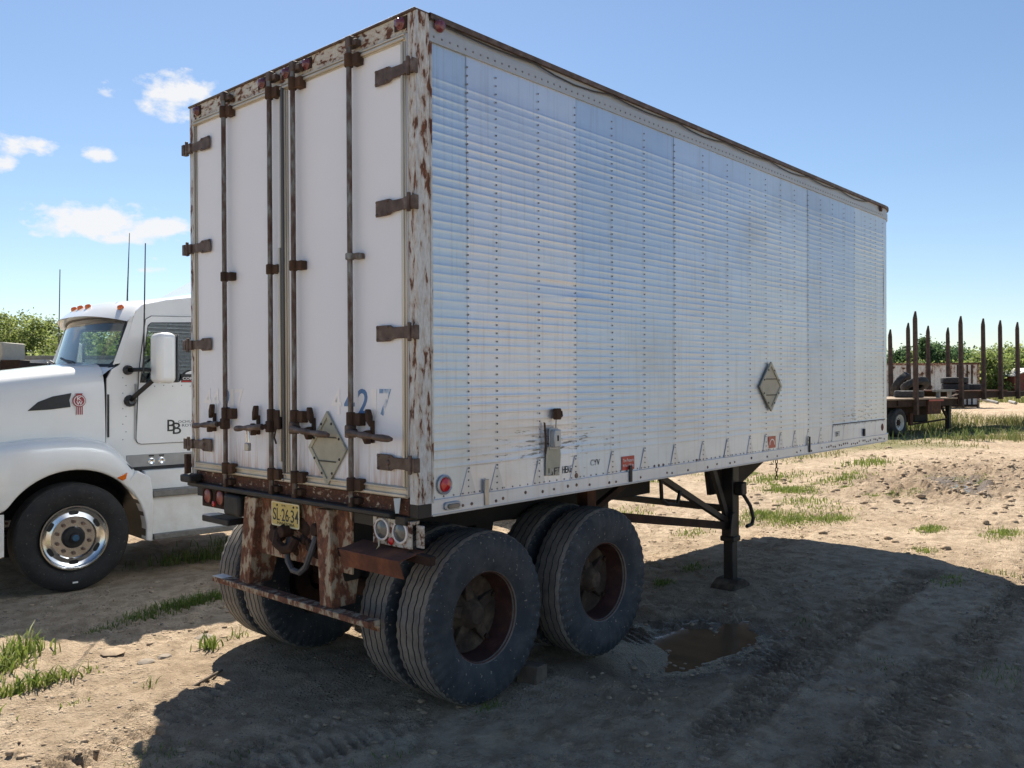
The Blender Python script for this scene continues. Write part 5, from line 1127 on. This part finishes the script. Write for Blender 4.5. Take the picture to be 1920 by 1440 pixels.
for u, d, k, sc in ((1684, 126, 'tall3', .95), (1700, 128, 'tall1', .9), (1712, 124, 'tall2', .85), (1733, 122, 'tall1', 1.02), (1742, 128, 'tall2', .95), (1756, 126, 'tall1', .93), (1772, 130, 'tall3', 1.0), (1795, 132, 'tall3', 1.05), (1815, 134, 'tall2', .85), (1838, 134, 'tall3', .95), (1862, 132, 'tall2', .8), (1885, 130, 'tall2', .85), (1906, 132, 'tall1', .78), (1935, 131, 'tall2', .9), (1970, 130, 'tall1', .9), (1640, 128, 'tall1', .95), (1600, 128, 'tall2', .95), (2010, 130, 'tall2', .9)):
    x, y = spot(u, d); dk = k != 'tall2'
    plant_tree('tree', k, 'leaf_dark' if dk else 'leaf_shrub', x, y, sc, 1, 'dark pointed tree standing above the shrubs beyond the yard' if dk else 'round light tree standing above the shrubs beyond the yard', 'tree', 'trees beyond the yard')
# ---------------------------------------------------------------- grass and weeds
def blades(name, X, Y, Hh, Wd, mat, label, lean=.5, segs=2):
    n = len(X); Z = gz(X, Y); a = rs.uniform(0, 2 * np.pi, n); b = rs.uniform(0, 2 * np.pi, n)
    ax = np.stack([np.cos(a), np.sin(a), np.zeros(n)], 1); ln = np.stack([np.cos(b), np.sin(b), np.zeros(n)], 1) * (rs.rand(n, 1) * lean)
    P = np.stack([X, Y, Z - .01], 1); up = np.array([0, 0, 1.]); Hh = np.asarray(Hh).reshape(-1, 1); Wd = np.asarray(Wd).reshape(-1, 1)
    m1 = P + (up * .5 + ln * .18) * Hh; m2 = P + (up * .82 + ln * .55) * Hh; tip = P + (up * .97 + ln * 1.0) * Hh
    co = np.stack([P - ax * Wd * .5, P + ax * Wd * .5, m1 + ax * Wd * .5, m1 - ax * Wd * .5, m2 + ax * Wd * .32, m2 - ax * Wd * .32, tip], 1).reshape(-1, 3)
    base = np.arange(n)[:, None] * 7
    q = (base + np.array([[0, 1, 2, 3]])); q2 = (base + np.array([[3, 2, 4, 5]])); t3 = (base + np.array([[5, 4, 6]]))
    loops = np.concatenate([q, q2, t3], 1).ravel()
    me = bpy.data.meshes.new(name); me.vertices.add(7 * n); me.vertices.foreach_set('co', co.astype('f').ravel()); me.loops.add(11 * n); me.loops.foreach_set('vertex_index', loops.astype('i'))
    me.polygons.add(3 * n); st_ = (np.arange(n)[:, None] * 11 + np.array([[0, 4, 8]])).ravel(); me.polygons.foreach_set('loop_start', st_.astype('i')); me.polygons.foreach_set('use_smooth', np.ones(3 * n, bool)); me.update()
    o = link_mesh(name, me, mat); tag(o, label, kind='stuff'); return o
def tufts(lst):
    X, Y, Hh, Wd = [], [], [], []
    for x, y, rx, ry, n, h, w in lst:
        k = rs.normal(size=(n, 2)) * .5; X.append(x + k[:, 0] * rx); Y.append(y + k[:, 1] * ry); Hh.append(h * rs.uniform(.35, 1.1, n) * np.exp(-.25 * (k ** 2).sum(1))); Wd.append(w * rs.uniform(.6, 1.2, n))
    return map(np.concatenate, (X, Y, Hh, Wd))
X, Y, Hh, Wd = tufts([(-.93, 1.93, .22, .18, 150, .19, .014), (-1.08, 1.72, .18, .14, 90, .15, .013), (-1.12, 1.22, .34, .10, 190, .12, .013), (-.90, 1.22, .22, .08, 90, .09, .011), (.07, 1.14, .08, .08, 46, .13, .014), (.35, 1.22, .07, .07, 22, .10, .010), (-1.0, .75, .10, .06, 20, .06, .008), (-.55, .72, .05, .05, 14, .07, .008), (-1.5, 1.6, .3, .3, 130, .15, .013), (-1.7, .9, .3, .2, 90, .1, .012)])
blades('weeds', X, Y, Hh, Wd, 'weed_green', 'bright green weeds growing in the sunlit dirt by the truck', 1.3)
X, Y, Hh, Wd = tufts([(.44, 2.36, .32, .12, 420, .11, .007), (.70, 2.36, .30, .12, 420, .11, .007), (.92, 2.3, .22, .12, 260, .10, .007), (.08, 2.25, .25, .08, 200, .08, .006), (-.22, 2.15, .18, .07, 110, .06, .006), (3.95, -.22, .16, .08, 90, .09, .008), (4.71, -.12, .22, .10, 130, .07, .007), (.62, -1.16, .12, .05, 70, .05, .006), (3.22, -3.26, .35, .2, 170, .05, .005), (-.31, -1.22, .3, .14, 90, .04, .005), (-1.02, -.34, .22, .12, 80, .05, .005), (-.81, -.62, .25, .1, 70, .04, .005), (3.68, -1.75, .3, .12, 70, .045, .005), (2.9, -2.6, .4, .2, 90, .035, .005), (1.5, 4.1, .5, .2, 260, .16, .010), (2.6, 4.6, .8, .3, 350, .18, .010)])
blades('grass', X, Y, Hh, Wd, 'grass_green', 'short green grass in the shade of the truck and trailer', .8)
L = [(8.48, .95, .5, .35, 900, .09, .010), (8.47, .46, .6, .3, 900, .085, .010), (8.85, .1, .5, .25, 700, .085, .010), (11.54, 1.92, .6, .5, 900, .10, .012), (8.95, -1.17, .3, .16, 420, .08, .010), (9.25, -1.95, .6, .25, 420, .07, .010), (9.9, -2.6, .7, .3, 220, .09, .014), (10.2, 1.1, .8, .4, 200, .10, .016), (7.6, .9, .4, .25, 120, .08, .012), (6.6, 1.0, .5, .2, 120, .07, .012), (9.6, .5, .8, .4, 160, .08, .014), (17.6, 2.7, 1.2, .5, 260, .16, .022), (13.2, 3.0, 1.6, .5, 320, .12, .02), (14, 1.9, 1.2, .4, 240, .12, .02), (7, 2.6, 1.6, .4, 240, .09, .014), (5.5, 2.4, .8, .3, 160, .08, .012)]
for k in range(150):
    x = rs.uniform(5.6, 22); y = rs.uniform(-3.0, 8)
    if fbm(np.array([x * .4]), np.array([y * .4]), 201, 3)[0] > .06: L.append((x, y, rs.uniform(.1, .5), rs.uniform(.08, .3), int(rs.uniform(30, 160)), rs.uniform(.04, .08), .009))
X, Y, Hh, Wd = tufts(L)
blades('grass', X, Y, Hh, Wd, 'weed_green', 'patches of yellow green grass on the sunlit dirt beyond the landing gear', .8)
def scatter(n, x0, x1, y0, y1, f):
    x = rs.uniform(x0, x1, n); y = rs.uniform(y0, y1, n); k = f(x, y) > rs.rand(n); return x[k], y[k]
dep = lambda x, y: (x + 3.03) * fwd[0] + (y + 4.62) * fwd[1]
strip = lambda x, y: green_mask(x, y) * (dep(x, y) < 50) * (dep(x, y) > 17) * np.clip(.45 + 1.6 * fbm(x * .35, y * .35, 221, 3), .12, 1) * (np.abs(((x + 3.03) * rgt[0] + (y + 4.62) * rgt[1]) / dep(x, y) - .47) < .33)
X, Y = scatter(150000, 14, 48, -8, 22, strip); n = len(X)
tall = np.clip(.5 + 1.6 * fbm(X * .22, Y * .22, 231, 3), .15, 1.3); tall = tall * np.where(dep(X, Y) > 26.5, 1.0, .5)
blades('tall_grass', X, Y, .52 * tall * rs.uniform(.5, 1.2, n), .014 + .014 * rs.rand(n), 'grass_dry', 'tall dry grass and weeds around the log trailer', 1.0)
X, Y = scatter(12000, 24, 36, -2, 12, lambda x, y: strip(x, y) * (np.hypot(x - 31.5, y - 6) < 5.5)); n = len(X)
blades('weeds', X, Y, .36 * rs.uniform(.3, 1.2, n), .014 + .020 * rs.rand(n), 'weed_dark', 'dark leafy weeds under the log trailer', .9)
X, Y = scatter(60000, 60, 150, -5, 90, lambda x, y: (dep(x, y) > 80) * (dep(x, y) < 118) * (np.abs(((x + 3.03) * rgt[0] + (y + 4.62) * rgt[1]) / dep(x, y) - .5) < .2) * .9); n = len(X)
blades('field_grass', X, Y, .55 * rs.uniform(.4, 1.3, n), .09 + .06 * rs.rand(n), 'grass_dry', 'rough grass field before the far wood', .7)
X, Y = scatter(5000, -3, 9, -4.5, 3.2, lambda x, y: np.clip(.25 + 1.2 * fbm(x * .7, y * .7, 241, 3), .03, 1)); n = len(X)
blades('straw_litter', X, Y, .012 * np.ones(n), .0035 * np.ones(n), 'straw', 'bits of straw strewn over the dirt', 7.0)
# ---------------------------------------------------------------- stones, clods, sticks
def pebble(mb, x, y, r, z=None, fl=.6, seed=0):
    g = random.Random(seed); zz = gh(x, y) if z is None else z; n = 7
    rings = []
    for k, (h, q) in enumerate(((-.25, .75), (.12, 1.0), (.42, .72))):
        rings.append([(x + r * q * g.uniform(.82, 1.15) * math.cos(2 * math.pi * i / n), y + r * q * g.uniform(.82, 1.15) * math.sin(2 * math.pi * i / n), zz + r * fl * h * g.uniform(.85, 1.15)) for i in range(n)])
    vs = rings[0] + rings[1] + rings[2] + [(x, y, zz + r * fl * .55)]
    fs = [(k * n + i, k * n + (i + 1) % n, (k + 1) * n + (i + 1) % n, (k + 1) * n + i) for k in (0, 1) for i in range(n)] + [(2 * n + i, 2 * n + (i + 1) % n, 3 * n) for i in range(n)]
    mb.add(vs, fs)
for i, (x, y, r, c) in enumerate(((-.21, 1.21, .055, 'rounded tan stone alone in the sunlit dirt'), (-.38, 1.14, .06, 'flat tan stone beside the rounded one in the sunlit dirt'), (.2, 1.42, .07, 'pale stone at the edge of the trailer shade'), (-.45, 1.50, .085, 'crumbling clod of dirt at the edge of the truck shade'))):
    mb = MB(); pebble(mb, x, y, r, seed=i + 3); tag(mb.build('stone', 'stone' if i < 3 else 'clod', ang=25), c, 'stone')
def scree(name, X, Y, r, mat, label, fl=.65):
    """many small angular stones in one mesh, each a squashed octahedron-like lump"""
    n = len(X); Z = gz(X, Y); T = []
    for h, q, m in ((-.3, .8, 6), (.18, 1., 6), (.5, .6, 6)):
        for i in range(m): a = 2 * math.pi * i / m + h; T.append((q * math.cos(a), q * math.sin(a), h))
    T.append((0, 0, .62)); T = np.array(T); m = len(T)
    jit = rs.uniform(.72, 1.25, (n, m, 1)); P = T[None] * jit; an = rs.uniform(0, 6.28, n); sx = rs.uniform(.7, 1.3, n)
    x = P[..., 0] * sx[:, None]; y = P[..., 1]; c, s_ = np.cos(an)[:, None], np.sin(an)[:, None]
    co = np.stack([X[:, None] + (x * c - y * s_) * r[:, None], Y[:, None] + (x * s_ + y * c) * r[:, None], Z[:, None] + P[..., 2] * fl * r[:, None]], -1).reshape(-1, 3)
    F = [(k * 6 + i, k * 6 + (i + 1) % 6, (k + 1) * 6 + (i + 1) % 6, (k + 1) * 6 + i) for k in (0, 1) for i in range(6)]; G = [(12 + i, 12 + (i + 1) % 6, 18) for i in range(6)]
    lp = np.array([i for f in F + G for i in f]); st0 = np.cumsum([0] + [len(f) for f in F + G])[:-1]
    loops = (np.arange(n)[:, None] * m + lp[None]).ravel(); st1 = (np.arange(n)[:, None] * len(lp) + st0[None]).ravel()
    me = bpy.data.meshes.new(name); me.vertices.add(n * m); me.vertices.foreach_set('co', co.astype('f').ravel()); me.loops.add(len(loops)); me.loops.foreach_set('vertex_index', loops.astype('i')); me.polygons.add(len(st1)); me.polygons.foreach_set('loop_start', st1.astype('i')); me.update()
    return tag(link_mesh(name, me, mat), label, kind='stuff')
X, Y = scatter(16000, -2.6, 6.5, -4, 4, lambda x, y: np.clip(.35 + 1.5 * fbm(x * .9, y * .9, 251, 3), .04, 1)); scree('gravel', X, Y, .003 + .013 * rs.rand(len(X)) ** 4, 'stone', 'fine gravel scattered over the dirt')
X, Y = scatter(14000, -2.6, 8, -4, 3.4, lambda x, y: np.clip(.3 + 2 * fbm(x * 1.2, y * 1.2, 261, 3), .02, 1)); scree('clods', X, Y, .005 + .024 * rs.rand(len(X)) ** 5, 'clod', 'loose crumbs of earth on the tracks', .8)
X, Y = scatter(16000, 7, 24, -5, 6, lambda x, y: np.clip(1.15 - np.hypot((x - 15.5) / 7, (y - .2) / 3), .05, 1)); scree('clods', X, Y, .008 + .060 * rs.rand(len(X)) ** 6, 'clod', 'large loose clods in the churned sunlit mud', 1.05)
z = gh(-.26, .52); tag(MB().tube([(-.40, .46, z + .006), (-.26, .52, z + .014), (-.12, .60, z + .012)], [.011, .012, .009], 7).build('stick', 'stick'), 'dark stick lying at the edge of the trailer shade', 'stick')
b = MB().prism([(-.085, -.01), (.085, -.012), (.078, .095), (-.06, .11)], lambda u, v, d: (u, d, v), -.07, .075).build('wheel_chock', 'wood_block', None, .006); b.location = (1.13, -1.03, gh(1.13, -1.03)); b.rotation_euler = (0, 0, R(15)); tag(b, 'weathered wooden block chocking the rear trailer tyre', 'block')
